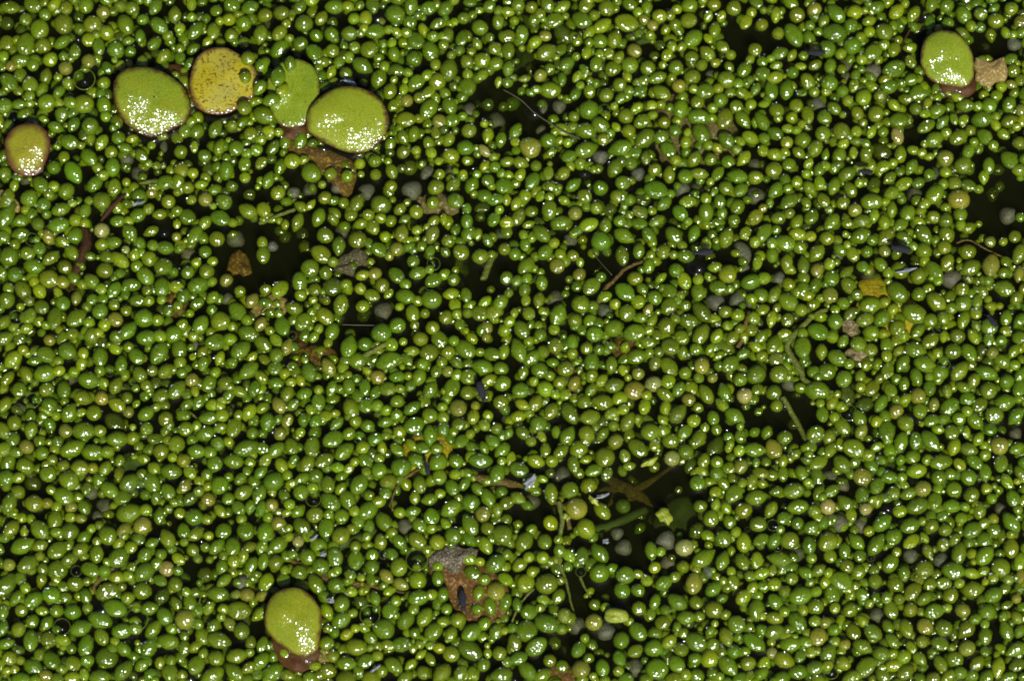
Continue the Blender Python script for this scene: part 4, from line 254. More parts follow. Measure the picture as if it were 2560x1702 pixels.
40 95 11 12 -20 0 g;165 45 10 12 -20 0 l;275 45 9 10 0 0 l;425 70 9 14 -80 0 o;510 35 7 12 20 0 l;565 110 9 13 20 0 g;655 135 8 12 60 0 g;640 20 14 10 0 0 o;780 15 8 12 0 0 o;810 80 7 12 10 0 l;1105 25 11 10 0 0 p;1235 80 9 12 60 0 d;1320 55 9 12 0 0 o;1305 105 7 12 -20 0 l;1415 130 10 11 90 8 g;1580 80 10 11 0 0 t;1685 60 6 12 90 0 g;1735 135 8 16 -15 0 o;1280 195 11 10 0 0 g;1405 260 8 11 30 0 l;1540 265 11 15 50 6 g;1690 295 12 12 10 0 g;1655 180 8 13 70 0 o;130 190 12 11 0 0 o;210 170 6 12 -20 0 l;350 140 12 10 -20 0 w;270 270 10 14 -85 0 g;400 245 12 10 -10 0 g;530 215 11 11 10 0 o;130 325 12 10 0 0 w;25 310 9 12 -30 0 o;265 470 10 11 -60 0 l;445 370 15 10 20 0 t;620 385 10 14 -50 0 o;765 355 10 11 0 0 d;510 510 13 11 -45 0 l;85 600 12 12 60 7 g;225 600 10 11 90 0 g;210 710 9 10 0 0 l;480 705 10 13 80 0 g;605 680 11 13 -50 0 g;725 545 9 10 0 0 w;770 640 12 10 0 0 w;960 665 9 14 -80 0 g;985 780 8 11 0 0 l;1190 640 12 11 10 0 p;1300 355 9 11 20 0 o;1405 350 7 13 80 0 l;1375 440 11 11 80 0 g;1270 530 10 12 60 0 d;1065 590 14 10 0 0 w;1050 420 0 0 0 0 x;1460 580 12 10 -10 0 g;1505 470 9 14 -60 7 g;1600 385 11 11 20 0 o;1700 480 11 11 20 0 g;1740 590 9 12 30 0 g;1600 605 11 12 0 0 l;1320 720 12 14 35 0 g;1455 730 10 13 70 0 g;1590 740 10 12 -60 0 g;1695 740 9 13 90 0 l;1180 775 9 10 0 0 o;1080 745 12 10 0 0 w;1360 810 9 10 0 0 w;
55 760 9 15 40 7 l;95 885 12 11 60 7 l;240 890 14 11 15 6 o;320 980 9 12 60 0 o;605 815 13 11 20 7 g;785 830 12 11 5 6 g;760 935 11 11 0 0 g;870 935 9 11 -10 0 g;930 870 8 11 -15 0 l;1050 885 10 13 30 7 g;1260 880 12 13 80 6 t;1395 925 10 14 40 6 g;1525 880 9 14 100 6 l;1645 840 8 10 0 0 g;1740 810 9 13 20 0 l;1740 910 7 13 -10 0 g;1600 980 10 13 45 7 l;1690 1000 8 14 0 0 x;1270 1020 9 11 -50 0 o;1140 1015 11 13 -35 0 g;985 1020 8 15 70 0 g;960 1100 7 13 80 0 g;875 1060 10 10 0 0 o;645 1055 7 10 0 0 l;570 1035 8 10 0 0 o;125 1070 11 11 20 6 g;210 1015 7 12 -10 0 l;10 1030 7 14 -80 0 g;240 1165 13 13 -20 7 g;360 1110 10 11 0 0 t;445 1180 14 10 0 0 w;565 1155 12 10 0 0 t;650 1220 13 10 0 0 w;100 1215 15 10 -20 0 o;20 1300 10 12 0 0 o;165 1325 12 13 35 0 g;1395 1070 12 11 -25 7 o;1040 1160 10 11 10 0 o;1205 1125 10 13 5 7 g;870 1220 11 12 130 6 g;755 1280 11 11 0 0 g;1140 1190 6 12 90 0 g;1690 1070 12 12 85 7 g;1550 1170 12 11 -45 0 g;1370 1220 7 15 60 5 g;1480 1260 10 13 -70 0 o;1270 1290 13 12 145 7 g;1085 1290 9 12 40 0 l;1165 1345 10 11 -20 0 o;980 1335 12 11 20 0 g;850 1355 9 12 30 0 o;460 1340 10 13 60 6 g;530 1405 7 11 30 0 g;740 1405 9 12 -70 0 g;260 1420 9 10 0 0 o;345 1460 9 10 0 0 o;475 1480 13 10 0 0 t;625 1475 10 15 -80 7 g;740 1500 8 10 0 0 l;850 1475 13 10 0 0 w;1000 1480 14 11 -5 0 g;1140 1450 11 12 -50 7 g;1265 1410 9 11 20 0 g;1365 1400 12 11 0 0 l;1385 1320 9 11 0 0 o;1540 1355 10 11 0 7 g;1670 1300 11 15 -35 0 g;1725 1210 8 11 0 0 g;1495 1460 12 13 -50 0 g;1630 1440 10 11 20 0 o;1740 1440 8 12 60 0 l;1275 1525 10 11 -20 0 g;1385 1510 8 11 0 0 g;560 1530 6 10 0 0 l;215 1520 10 12 30 0 o;95 1480 11 13 -50 0 g;30 1420 10 12 20 0 g;780 1555 11 11 0 0 g;1120 1550 10 12 0 0 o;1570 1545 8 12 30 0 g;930 1550 9 11 0 0 o
#L 1920 1134
105 45 7 13 80 0 l;95 135 8 13 90 0 g;350 55 10 13 30 0 o;525 70 11 14 -50 6 g;235 130 9 13 -60 6 g;15 140 8 11 0 0 o;175 250 12 12 10 0 g;60 255 8 12 10 0 g;350 265 8 13 60 0 g;435 150 8 12 -30 0 w;515 215 10 10 0 0 w;640 150 12 11 -20 0 t;650 285 10 12 -80 0 g;755 215 10 12 60 0 g;870 265 9 11 -60 0 o;940 210 6 16 -45 0 l;1070 235 11 11 20 0 t;1025 110 11 12 10 0 l;1185 50 11 14 10 0 g;1115 40 8 11 0 0 l;1420 30 9 15 -40 0 g;1325 70 8 12 -50 0 l;1260 135 8 11 -60 0 o;1385 155 11 11 -30 0 g;1500 125 9 13 90 0 g;1610 60 10 12 80 0 g;1000 20 10 11 0 0 o;1745 130 8 14 -60 0 o;1650 185 8 14 -60 0 l;1180 175 11 10 60 0 g;1285 240 11 10 -20 0 o;1405 280 11 11 60 0 o;1510 235 8 10 0 0 l;1545 305 7 11 0 0 l;1695 305 10 12 -70 6 g;1600 370 8 10 0 0 w;1155 300 10 12 75 7 g;1030 355 12 13 20 0 g;1275 355 10 14 -5 6 g;1460 385 10 12 90 0 o;910 390 9 11 0 0 l;1205 425 8 11 30 0 g;1335 440 8 11 20 0 l;205 360 11 13 10 0 g;320 390 9 11 -10 0 g;415 360 11 10 0 0 p;20 380 9 13 60 0 g;110 440 9 11 20 0 o;205 475 9 10 0 0 g;300 505 10 11 10 0 g;500 475 13 10 0 0 w;635 490 11 10 0 0 w;575 415 8 12 -80 0 l;535 335 10 13 -45 0 o;675 375 9 10 0 0 p;725 315 6 12 40 0 l;790 470 11 13 40 0 g;985 490 11 13 20 6 g;1130 490 10 10 0 0 o;1225 520 9 11 10 0 o;1415 520 11 12 30 7 g;1555 525 10 11 90 7 g;1680 470 11 14 -55 0 g;870 565 11 11 0 0 g;990 600 9 14 40 0 l;1080 575 6 14 -60 0 l;750 620 11 15 55 0 g;610 600 10 13 -50 0 g;150 590 12 11 10 0 o;285 630 10 13 -80 7 g;25 590 10 14 60 6 g;415 600 13 11 0 0 o;430 700 9 11 -60 0 l;530 670 9 13 90 0 g;635 700 9 10 0 0 g;80 725 11 15 170 0 g;
185 700 12 11 0 0 w;845 750 11 12 60 6 g;985 700 10 10 0 0 w;1195 730 11 10 0 0 w;1105 670 8 13 -70 0 o;1210 620 9 11 0 0 o;1320 680 11 14 75 0 g;1080 790 12 11 20 0 o;1290 805 13 12 -10 0 g;1410 820 8 16 -15 0 l;1500 680 12 12 50 0 g;1610 785 13 11 -60 7 o;1680 640 11 12 90 6 o;1740 740 9 14 80 0 l;1745 840 7 14 80 0 t;1500 600 11 10 0 0 g;740 870 10 11 95 7 o;625 810 10 11 60 0 o;540 780 10 11 -30 0 o;350 800 9 12 30 0 o;260 815 9 12 -30 0 g;505 870 13 12 -20 6 g;10 800 7 12 80 0 o;165 855 9 10 0 0 o;40 895 9 11 20 0 l;115 945 9 10 0 0 o;230 970 13 12 15 7 g;450 960 11 13 -80 7 g;330 1050 11 11 0 0 o;55 1020 10 15 -50 7 g;650 970 9 14 -50 6 g;880 890 11 11 -40 0 g;1000 945 11 13 50 0 o;1120 895 9 11 0 0 g;1215 890 9 12 -5 0 g;1320 885 7 11 0 0 l;1260 970 11 11 0 0 o;1420 930 12 12 10 0 o;1560 965 11 13 30 7 g;1500 880 5 11 60 0 l;940 820 9 12 0 0 g;1715 995 7 10 0 0 t;1650 1040 6 14 30 0 o;850 1070 10 13 110 7 g;905 1000 8 10 0 0 o;985 1070 10 10 0 0 o;1150 1080 11 14 15 6 g;1345 1075 10 11 -20 0 t;1510 1090 12 11 10 0 g;1435 1135 8 12 20 0 g;1625 1130 7 13 80 0 l;1720 1125 8 12 -60 0 o;1645 1210 10 14 -70 0 g;1740 1220 8 12 60 0 g;570 1070 10 11 30 0 o;750 1110 11 10 0 0 w;655 1150 8 12 -50 0 l;205 1160 12 14 -50 6 g;325 1150 8 11 10 0 l;395 1160 8 11 60 0 t;455 1210 9 10 0 0 g;590 1220 10 12 -60 0 o;50 1220 11 12 10 6 o;345 1255 12 11 60 0 t;160 1305 12 12 5 8 g;725 1225 11 12 -40 0 g;830 1190 8 13 -60 0 g;860 1285 9 13 -50 0 g;955 1200 10 13 -70 0 g;1085 1185 11 11 -40 0 t;1215 1195 12 10 10 0 g;1500 1250 10 12 90 6 g;1370 1205 12 12 50 0 o;1065 1290 9 10 0 0 o;1190 1305 10 14 -20 6 g;1375 1335 11 11 0 0 t;990 1335 7 14 -60 0 l;1050 1410 9 12 -45 0 g;920 1390 10 11 40 0 l;1290 1410 11 11 -10 0 o;1190 1440 9 14 -60 0 o;1500 1360 7 11 0 0 g;1580 1385 5 13 90 0 l;1590 1470 10 14 80 0 l;1710 1345 10 15 30 0 g;1720 1455 9 13 30 0 g;655 1325 11 12 -30 0 g;525 1310 8 11 0 0 t;420 1370 11 14 60 7 g;110 1415 12 12 -25 0 l;30 1370 8 11 0 0 p;225 1390 8 12 60 0 g;800 1380 11 11 0 7 g;520 1440 10 11 -30 0 o;670 1470 12 13 45 0 g;330 1475 10 12 10 7 g;210 1500 11 12 10 0 g;590 1530 10 14 20 0 g;795 1525 10 12 -50 0 o;950 1500 11 12 40 0 o;1140 1550 10 11 0 0 t;1245 1530 9 13 40 0 o;1330 1505 9 11 0 0 g;1440 1450 10 12 50 0 o;1510 1540 10 12 60 0 g;1660 1540 9 13 20 0 g;90 1545 10 13 20 0 g;350 1555 9 12 0 0 o;1410 1520 9 11 0 0 g"""
CC = {'g': (.062, .120, .0001), 'l': (.120, .178, .0001), 'o': (.086, .124, .0003), 't': (.120, .134, .010), 'p': (.175, .185, .045),
      'w': (.075, .080, .058), 'd': (.036, .060, .0001)}
class P: pass
plants = []
tile = None
for line in TILES.strip().splitlines():
    if line.startswith('#'):
        tile = line[1]; continue
    for e in line.split(';'):
        f = e.split()
        if len(f) != 7 or f[6] == 'x' or float(f[2]) == 0: continue
        p = P(); x, y, wd, el, an, b = map(float, f[:6]); p.c = f[6]; p.tile = tile
        p.x, p.y = tp(tile, x, y)
        p.w = wd*10.5*ZS/100; p.b = b*11.3*ZS/100
        p.e = el/10 if el < 11.5 else el/10*1.12
        p.e = min(p.e, 1.6) if not b else min(p.e, 1.36)
        if el >= 11.5: p.w *= .96
        if p.b: p.e = max(p.e, 1.1)
        p.a = R(an if an else (0 if b else RNG.uniform(0, 360)))
        if not b and RNG.rand() < .5: p.a += math.pi
        p.src = True
        plants.append(p)
# drop doubles at tile seams
plants.sort(key=lambda p: -p.w)
kept = []
for p in plants:
    if any(abs(p.x-q.x) < 13 and abs(p.y-q.y) < 13 and p.tile != q.tile for q in kept): continue
    kept.append(p)
plants = kept

# ------------------------------------------------------------------ duckweed fronds (outlines on tile pictures)
FR = {
 'f1': ('A', [(785,640),(800,560),(860,500),(950,480),(1060,485),(1150,520),(1230,570),(1290,630),(1315,700),(1320,770),(1290,840),(1220,880),(1120,930),(1040,950),(960,925),(880,870),(820,800),(790,720)]),
 'f2': ('A', [(1310,560),(1330,470),(1360,400),(1420,350),(1490,330),(1570,335),(1630,365),(1700,405),(1750,460),(1790,540),(1795,620),(1750,680),(1690,725),(1640,760),(1590,790),(1510,805),(1420,790),(1350,745),(1320,680),(1308,620)]),
 'f3': ('B', [(80,560),(130,480),(200,430),(290,418),(370,450),(420,500),(440,580),(440,650),(415,720),(390,790),(355,850),(300,880),(220,885),(160,860),(115,800),(90,730),(75,640)]),
 'f4': ('B', [(345,850),(360,770),(420,700),(510,640),(600,612),(700,615),(800,650),(870,710),(910,790),(920,860),(890,940),(830,1010),(760,1050),(660,1058),(560,1030),(460,985),(380,930),(348,890)]),
 'f5': ('A', [(38,980),(80,910),(150,870),(230,862),(290,885),(335,930),(350,1000),(335,1080),(310,1140),(290,1190),(220,1220),(150,1218),(90,1180),(50,1110),(38,1040)]),
 'f6': ('D', [(1050,400),(1065,310),(1120,250),(1200,225),(1290,240),(1350,290),(1395,350),(1420,430),(1422,520),(1390,590),(1320,608),(1240,595),(1140,570),(1080,510),(1052,450)]),
 'f7': ('J', [(60,1130),(80,1040),(130,970),(200,935),(290,930),(360,965),(420,1030),(455,1110),(450,1200),(440,1290),(420,1360),(340,1402),(270,1385),(180,1330),(110,1270),(65,1200)]),
}
def px_poly(tile, pts): return [tp(tile, *q) for q in pts]
def inside(poly, x, y):
    c = False; n = len(poly)
    for i in range(n):
        x1, y1 = poly[i]; x2, y2 = poly[(i+1) % n]
        if (y1 > y) != (y2 > y) and x < (x2-x1)*(y-y1)/(y2-y1)+x1: c = not c
    return c
FPOLY = {k: px_poly(*v) for k, v in FR.items()}
FC = {k: (sum(q[0] for q in v)/len(v), sum(q[1] for q in v)/len(v)) for k, v in FPOLY.items()}
def frond_at(x, y, grow=1.0):
    for k, poly in FPOLY.items():
        cx, cy = FC[k]
        if inside(poly, cx+(x-cx)/grow, cy+(y-cy)/grow): return k
    return None

# things that keep plants away: bubbles, springtails come later but their places are here
BUBBLES = [('A',580,545,74),('A',95,810,48),('B',50,340,26),('B',1392,550,24),('C',640,755,38),('C',1022,295,16),('D',135,970,23),
 ('E',220,82,44),('E',110,620,50),('E',225,1190,50),('E',755,1005,24),('F',250,745,30),('F',1225,250,44),('F',700,1050,36),('F',715,1450,38),
 ('G',655,780,30),('G',1620,810,16),('G',1165,1480,26),('H',328,483,20),('H',1178,698,40),('H',1215,945,42),('H',555,1275,56),
 ('I',525,805,36),('I',425,1190,56),('I',940,1140,76),('J',395,310,50),('J',785,1110,66),('J',1110,730,72),('J',880,690,32),
 ('J',540,660,42),('K',475,810,34),('K',1625,520,17),('L',35,490,38),('L',1150,970,28),('L',710,715,26),('L',435,1500,50),('L',70,640,30)]
BUB = [(*tp(t, x, y), r*ZS) for t, x, y, r in BUBBLES]

# voids of open water: centre x, y, half axes in photo pixels
VOID = [(943,38,30,15),(1743,668,22,14),(738,1662,42,22),(2397,372,38,19),(730,336,28,14),(1260,265,75,50),(1315,165,40,55),(1905,75,62,52),(2500,112,60,30),(2510,520,72,110),(720,650,95,90),(940,800,110,55),
        (1130,680,160,45),(1215,640,80,40),(1500,690,42,55),(1370,1290,40,30),(1600,1290,165,115),(1560,1400,80,70),(1360,1640,110,50),
        (1990,1050,60,60),(2010,960,50,40),(560,640,50,40),(462,1440,40,35),(450,1290,40,25),(1062,1235,40,50),(1300,710,60,40),
        (900,200,40,40),(360,545,50,25),(420,380,40,30),(1480,455,80,45),(1830,310,50,30),(2300,330,60,35),(1560,620,50,30),(300,380,0,0),
        (1100,940,0,0),(1190,540,60,40),(2420,60,50,30),(700,60,40,30)]
def void(x, y, g=1.0):
    return any(a and ((x-cx)/(a*g))**2+((y-cy)/(b*g))**2 < 1 for cx, cy, a, b in VOID)

# ------------------------------------------------------------------ relax overlaps a little, then fill what the list leaves
SPARSE = [(470,540,170,70),(600,640,110,110),(760,640,160,110),(980,720,170,90),(1040,830,120,40),(1270,290,140,100),(1190,690,140,60),(1500,690,140,90),
          (1730,640,120,60),(1860,1030,150,110),(1510,1250,260,130),(1470,1530,180,120),(430,1385,130,50),(300,1060,90,60),(1010,1240,60,80),(2480,520,110,140),
          (1880,110,130,80),(2220,745,85,80),(1075,1120,60,45),(810,420,110,60),(1730,310,110,110),(1170,1460,110,110),(1360,1640,190,60),(700,480,140,60),
          (900,470,120,60),(1060,490,130,60),(820,60,60,30),(250,600,60,110),(1900,380,120,60),(2080,860,60,160),(1250,930,60,40),(760,860,90,50),(1950,1290,80,60),
          (2500,330,60,40),(2440,90,100,50),(120,960,60,30),(1330,1130,120,40),(620,1590,60,40),(210,440,70,40)]
def sparse(x, y): return any(((x-cx)/a)**2+((y-cy)/b)**2 < 1 for cx, cy, a, b in SPARSE)
class Grid:
    def __init__(s, c=60): s.c = c; s.d = {}
    def add(s, x, y, r, o): s.d.setdefault((int(x//s.c), int(y//s.c)), []).append((x, y, r, o))
    def near(s, x, y):
        i, j = int(x//s.c), int(y//s.c)
        for a in (i-1, i, i+1):
            for b in (j-1, j, j+1):
                yield from s.d.get((a, b), ())
def budc(p):
    if not p.b: return None
    d = (p.w*p.e*.5+p.b*.20)*100
    return p.x+d*math.cos(p.a), p.y-d*math.sin(p.a), p.b*50
for it in range(12):
    g = Grid()
    for p in plants:
        p.dx = p.dy = 0
        g.add(p.x, p.y, p.w*50*(1+(p.e-1)*.5), p)
        if p.b: bx, by, br = budc(p); g.add(bx, by, br, p)
    for p in plants:
        own = [(p.x, p.y, p.w*50*(1+(p.e-1)*.5))]
        if p.b: own.append(budc(p))
        for (x, y, r) in own:
            for (qx, qy, qr, q) in g.near(x, y):
                if q is p: continue
                dx, dy = x-qx, y-qy; d = math.hypot(dx, dy)+1e-3
                ov = (r+qr)*.82-d
                if ov > 0:
                    k = ov*.28; p.dx += dx/d*k; p.dy += dy/d*k
    for p in plants:
        m = math.hypot(p.dx, p.dy)
        if m > 2: p.dx *= 2/m; p.dy *= 2/m
        p.x += p.dx; p.y += p.dy
g = Grid()
for p in plants:
    g.add(p.x, p.y, p.w*50*(1+(p.e-1)*.5), p)
    if p.b: bx, by, br = budc(p); g.add(bx, by, br, p)
for bx, by, br in BUB: g.add(bx, by, br, None)
def pick(cs, ws): return cs[int(np.searchsorted(np.cumsum(ws)/sum(ws), RNG.rand()))]
def dart(n, x0, x1, y0, y1, rmin, rmax, k, layer, cls=('golt', (50, 25, 20, 3)), tight=.86):
    out = []
    for _ in range(n):
        x, y = RNG.uniform(x0, x1), RNG.uniform(y0, y1)
        r = rmax-(rmax-rmin)*RNG.rand()**k
        if void(x, y, 1.05) or frond_at(x, y, 1.08) or (layer != 'out' and sparse(x, y) and RNG.rand() < .97): continue
        if any(math.hypot(x-qx, y-qy) < (r+qr)*tight for qx, qy, qr, _ in g.near(x, y)): continue
        p = P(); p.x, p.y = x, y; p.w = r/50; p.c = pick(*cls); p.a = RNG.uniform(0, 6.283)
        p.e = RNG.choice([1.0, 1.15, 1.25, 1.35, 1.5]); p.b = 0; p.src = False; p.layer = layer
        if r > 13.5 and RNG.rand() < .7 and layer != 'small':
            p.b = p.w*RNG.uniform(.62, .85)
        out.append(p); g.add(x, y, r*(1+(p.e-1)*.5), p)
        if p.b: bx, by, br = budc(p); g.add(bx, by, br, p)
    return out
extra = dart(26000, -20, 2580, -20, 1722, 12.5, 19, 1.0, 'fill', ('glo', (60, 30, 10)), .80)
extra += dart(300, -20, 2580, -20, 1722, 5, 8, 1.0, 'small', ('lg', (80, 20)), 1.0)
# outside the picture, the carpet goes on
MX, MY = 620, 420
for (x0, x1, y0, y1, n) in ((-MX, -20, -MY, 1702+MY, 16000), (2580, 2560+MX, -MY, 1702+MY, 16000), (-20, 2580, -MY, -20, 12000), (-20, 2580, 1722, 1702+MY, 12000)):
    o = dart(n, x0, x1, y0, y1, 12, 19, .8, 'out', ('golt', (58, 20, 19, 3)), .86); extra += o
# a second layer, sunken under the first
under = []
gu = Grid()
for _ in range(16000):
    x, y = RNG.uniform(-60, 2620), RNG.uniform(-60, 1762)
    if void(x, y, .8) or (void(x, y, 1.1) and RNG.rand() < .5) or (sparse(x, y) and RNG.rand() < .82): continue
    r = RNG.uniform(11, 17)
    if any(math.hypot(x-qx, y-qy) < (r+qr)*.88 for qx, qy, qr, _ in gu.near(x, y)): continue
    gu.add(x, y, r, None)
    p = P(); p.x, p.y = x, y; p.w = r/50; p.c = pick('gldo', (45, 30, 15, 10)); p.a = RNG.uniform(0, 6.283); p.e = RNG.choice([1, 1.15, 1.3]); p.b = p.w*.6 if RNG.rand() < .4 else 0
    p.src = False; p.layer = 'under'; under.append(p)

for _ in range(900):
    x, y = RNG.uniform(0, 2560), RNG.uniform(0, 1702)
    if not void(x, y, 1.0): continue
    p = P(); p.x, p.y = x, y; p.w = RNG.uniform(.26, .42); p.c = pick('gdow', (40, 30, 15, 15)); p.a = RNG.uniform(0, 6.283); p.e = 1.15; p.b = 0; p.src = False; p.layer = 'deep'; under.append(p)
# ------------------------------------------------------------------ place: centre, size, rotation of body and bud
def jitter(c, s=.07):
    v = [c[0]*(1+RNG.normal(0, s)), c[1], c[2]*(1+RNG.normal(0, s))]
    m = 1+RNG.normal(0, .10); return tuple(k*m for k in v)
def mix3(a, b, f): return tuple(a[i]*(1-f)+b[i]*f for i in range(3))
DOME = {'f1': .15, 'f2': .08, 'f3': .05, 'f4': .16, 'f5': .12, 'f6': .14, 'f7': .17}
FZ = {'f1': .26, 'f2': .20, 'f3': .14, 'f4': .30, 'f5': .24, 'f6': .30, 'f7': .30}
def settle(p):
    L = p.w*p.e; H = p.w*RNG.uniform(.80, .98)
    lay = getattr(p, 'layer', None)
    on = frond_at(p.x, p.y, 1.12 if (520 < p.x < 760 and 100 < p.y < 300) else 1.0) if p.src else None
    if lay == 'deep': z = -RNG.uniform(.38, .85)
    elif lay == 'under': z = -RNG.uniform(.10, .30)
    elif lay == 'fill': z = -RNG.uniform(.05, .20)
    elif lay == 'small': z = -.01
    elif p.c == 'w': z = -H*.5-RNG.uniform(.0, .18); p.w *= .92; H *= .92
    elif p.c == 'd': z = -RNG.uniform(.06, .16)-H*.3
    else: z = RNG.uniform(-.24, -.04)*p.w-.02
    if on: z = FZ[on]-DOME[on]*.8+.15+DOME[on]*.7+H*.28
    p.X, p.Y = at(p.x, p.y, z+H*.25); p.z = z
    p.L, p.H = L, H
    p.pitch = RNG.normal(0, .07); p.roll = RNG.normal(0, .10)
    p.yaw = p.a
    age = math.sin(p.x*.0041+1.3)*math.cos(p.y*.0053+.4)+.6*math.sin(p.x*.011+p.y*.009)+.5*math.exp(-((p.x-1900)**2+(p.y-700)**2)/3e5)
    c = CC[p.c]; c = mix3(c, CC['o'] if p.c == 'g' else CC['g'] if p.c == 'o' else c, min(.55, max(0, (age if p.c == 'g' else -age)*.35+.1))); p.col = jitter(c)
    p.shape = 0
    if p.b: p.shape = random.choice([0, 1, 5, 1])
    elif p.e >= 1.3: p.shape = random.choice([1, 2, 5, 1])
    elif p.e >= 1.15: p.shape = random.choice([1, 2, 5, 0, 1])
    else: p.shape = random.choice([0, 3, 4])
    if p.b:
        d = L*.5+p.b*.20
        tz = RNG.uniform(-.02, .06)
        p.bX = p.X+d*math.cos(p.yaw); p.bY = p.Y+d*math.sin(p.yaw); p.bz = p.z+tz
        p.bL = p.b*RNG.uniform(1.0, 1.22); p.bH = p.b*RNG.uniform(.85, 1.0)
        p.bcol = jitter(mix3(p.col, CC['l'] if p.c in 'gld' else p.col, .55), .08)
        p.byaw = p.yaw+RNG.normal(0, .25)
for p in plants+extra+under: settle(p)

live = [p for p in plants if p.c not in 'w']
dead = [p for p in plants if p.c == 'w']
def vis_area(p):
    a = p.w*p.w*p.e+(p.b*p.b if p.b else 0)
    ok = 12 < p.x < 2548 and 12 < p.y < 1690
    return a if ok and p.c != 'd' else 0
live.sort(key=lambda p: -vis_area(p))
heroes = live[:300]; rest = live[300:]
def xf(x, y, z, yaw, pitch, roll, L, W, H):
    return Matrix.Translation((x, y, z)) @ Matrix.Rotation(yaw, 4, 'Z') @ Matrix.Rotation(pitch, 4, 'Y') @ Matrix.Rotation(roll, 4, 'X') @ Matrix.Diagonal((L, W, H, 1))

# ------------------------------------------------------------------ SETTING: pond bed, water
def grid_sheet(xs, ys, Z):
    nx, ny = len(xs), len(ys)
    X, Y = np.meshgrid(xs, ys)
    V = np.stack([X.ravel(), Y.ravel(), Z.ravel()], 1)
    i, j = np.meshgrid(np.arange(nx-1), np.arange(ny-1)); a = (j*nx+i).ravel()
    F = np.stack([a, a+1, a+nx+1, a+nx], 1)
    return V, F
def fast_mesh(name, V, F):
    me = bpy.data.meshes.new(name); V = np.asarray(V, np.float32); F = np.asarray(F, np.int32)
    me.vertices.add(len(V)); me.vertices.foreach_set('co', V.ravel())
    k = F.shape[1]
    me.loops.add(F.size); me.loops.foreach_set('vertex_index', F.ravel())
    me.polygons.add(len(F)); me.polygons.foreach_set('loop_start', np.arange(0, F.size, k, dtype=np.int32))
    me.update(calc_edges=True); me.validate()
    me.polygons.foreach_set('use_smooth', np.ones(len(me.polygons), bool))
    return me
xs = np.concatenate([[-150, -60, -30], np.arange(-19, 19.01, .5), [30, 60, 150]]); ys = xs.copy()
Xg, Yg = np.meshgrid(xs, ys)
Zb = -1.9+.35*np.sin(Xg*.7+1)*np.cos(Yg*.9)+.2*np.sin(Xg*1.9+Yg*1.3)
V, F = grid_sheet(xs, ys, Zb)
bed = link(bpy.data.objects.new('pond_bed', fast_mesh('pond_bed', V, F))); bed['kind'] = 'structure'
bed.data.materials.append(simple_mat('pond_mud', [(.10, .085, .03), (.16, .13, .05), (.05, .08, .012)], 1.4, .9, .6))

STEP = .045
xf_ = np.arange(-13.6, 13.6, STEP); yf_ = np.arange(-9.9, 9.9, STEP)
H = np.zeros((len(yf_), len(xf_)), np.float32)
def stamp(x, y, L, Wd, yaw, h, lam=.105):
    m = max(L, Wd)*.5+.26
    i0, i1 = int((x-m-xf_[0])/STEP), int((x+m-xf_[0])/STEP)+2; j0, j1 = int((y-m-yf_[0])/STEP), int((y+m-yf_[0])/STEP)+2
    i0, j0 = max(i0, 0), max(j0, 0); i1, j1 = min(i1, len(xf_)), min(j1, len(yf_))
    if i1 <= i0 or j1 <= j0: return
    XX, YY = np.meshgrid(xf_[i0:i1]-x, yf_[j0:j1]-y)
    u = XX*math.cos(yaw)+YY*math.sin(yaw); v = -XX*math.sin(yaw)+YY*math.cos(yaw)
    r = np.sqrt((u/(L*.5))**2+(v/(Wd*.5))**2)+1e-4
    d = (r-1)*min(L, Wd)*.5
    hh = h*np.exp(-np.maximum(d, 0)/lam)
    S = H[j0:j1, i0:i1]; np.maximum(S, hh, out=S)
for p in live+[q for q in extra if q.layer != 'out']:
    if p.c == 'd' or p.z > .1: continue
    stamp(p.X, p.Y, p.L, p.w, p.yaw, min(.065*min(1, p.w/.3), max(.0, (p.z+p.H*.5)*.6)))
    if p.b: stamp(p.bX, p.bY, p.bL, p.b, p.byaw, min(.055*min(1, p.b/.3), max(.0, (p.bz+p.bH*.5)*.6)))
for k, poly in FPOLY.items():
    W_ = [at(*q, .1) for q in poly]
    for i in range(len(W_)):
        a, b = W_[i], W_[(i+1) % len(W_)]
        for s in range(5): stamp(a[0]+(b[0]-a[0])*s/5, a[1]+(b[1]-a[1])*s/5, .12, .12, 0, .09, .12)
H += RNG.normal(0, .0006, H.shape)
fx, fy = np.minimum(1, np.minimum(xf_-xf_[0], xf_[-1]-xf_)/.5), np.minimum(1, np.minimum(yf_-yf_[0], yf_[-1]-yf_)/.5)
H *= np.outer(fy, fx)
xa = np.concatenate([[-140, -40, -18], xf_, [18, 40, 140]]); ya = np.concatenate([[-140, -40, -14], yf_, [14, 40, 140]])
Hf = np.zeros((len(ya), len(xa)), np.float32); Hf[3:-3, 3:-3] = H
V, F = grid_sheet(xa, ya, Hf)
nx, ny = len(xa), len(ya)
rim = list(range(nx))+[j*nx+nx-1 for j in range(1, ny)]+[(ny-1)*nx+i for i in range(nx-2, -1, -1)]+[j*nx for j in range(ny-2, 0, -1)]
Vl = np.concatenate([V, V[rim]*np.array([1, 1, 0])+np.array([0, 0, -2.8])]); b0 = len(V); nr = len(rim)
F2 = [(rim[i], b0+i, b0+(i+1) % nr, rim[(i+1) % nr]) for i in range(nr)]
me = fast_mesh('water', Vl, np.concatenate([F, np.array(F2)]))
import bmesh
bm = bmesh.new(); bm.from_mesh(me); bm.verts.ensure_lookup_table()
bm.faces.new([bm.verts[b0+i] for i in reversed(range(nr))]); bm.to_mesh(me); bm.free()
me.materials.append(M_WATER)
water = link(bpy.data.objects.new('water', me)); water['kind'] = 'structure'

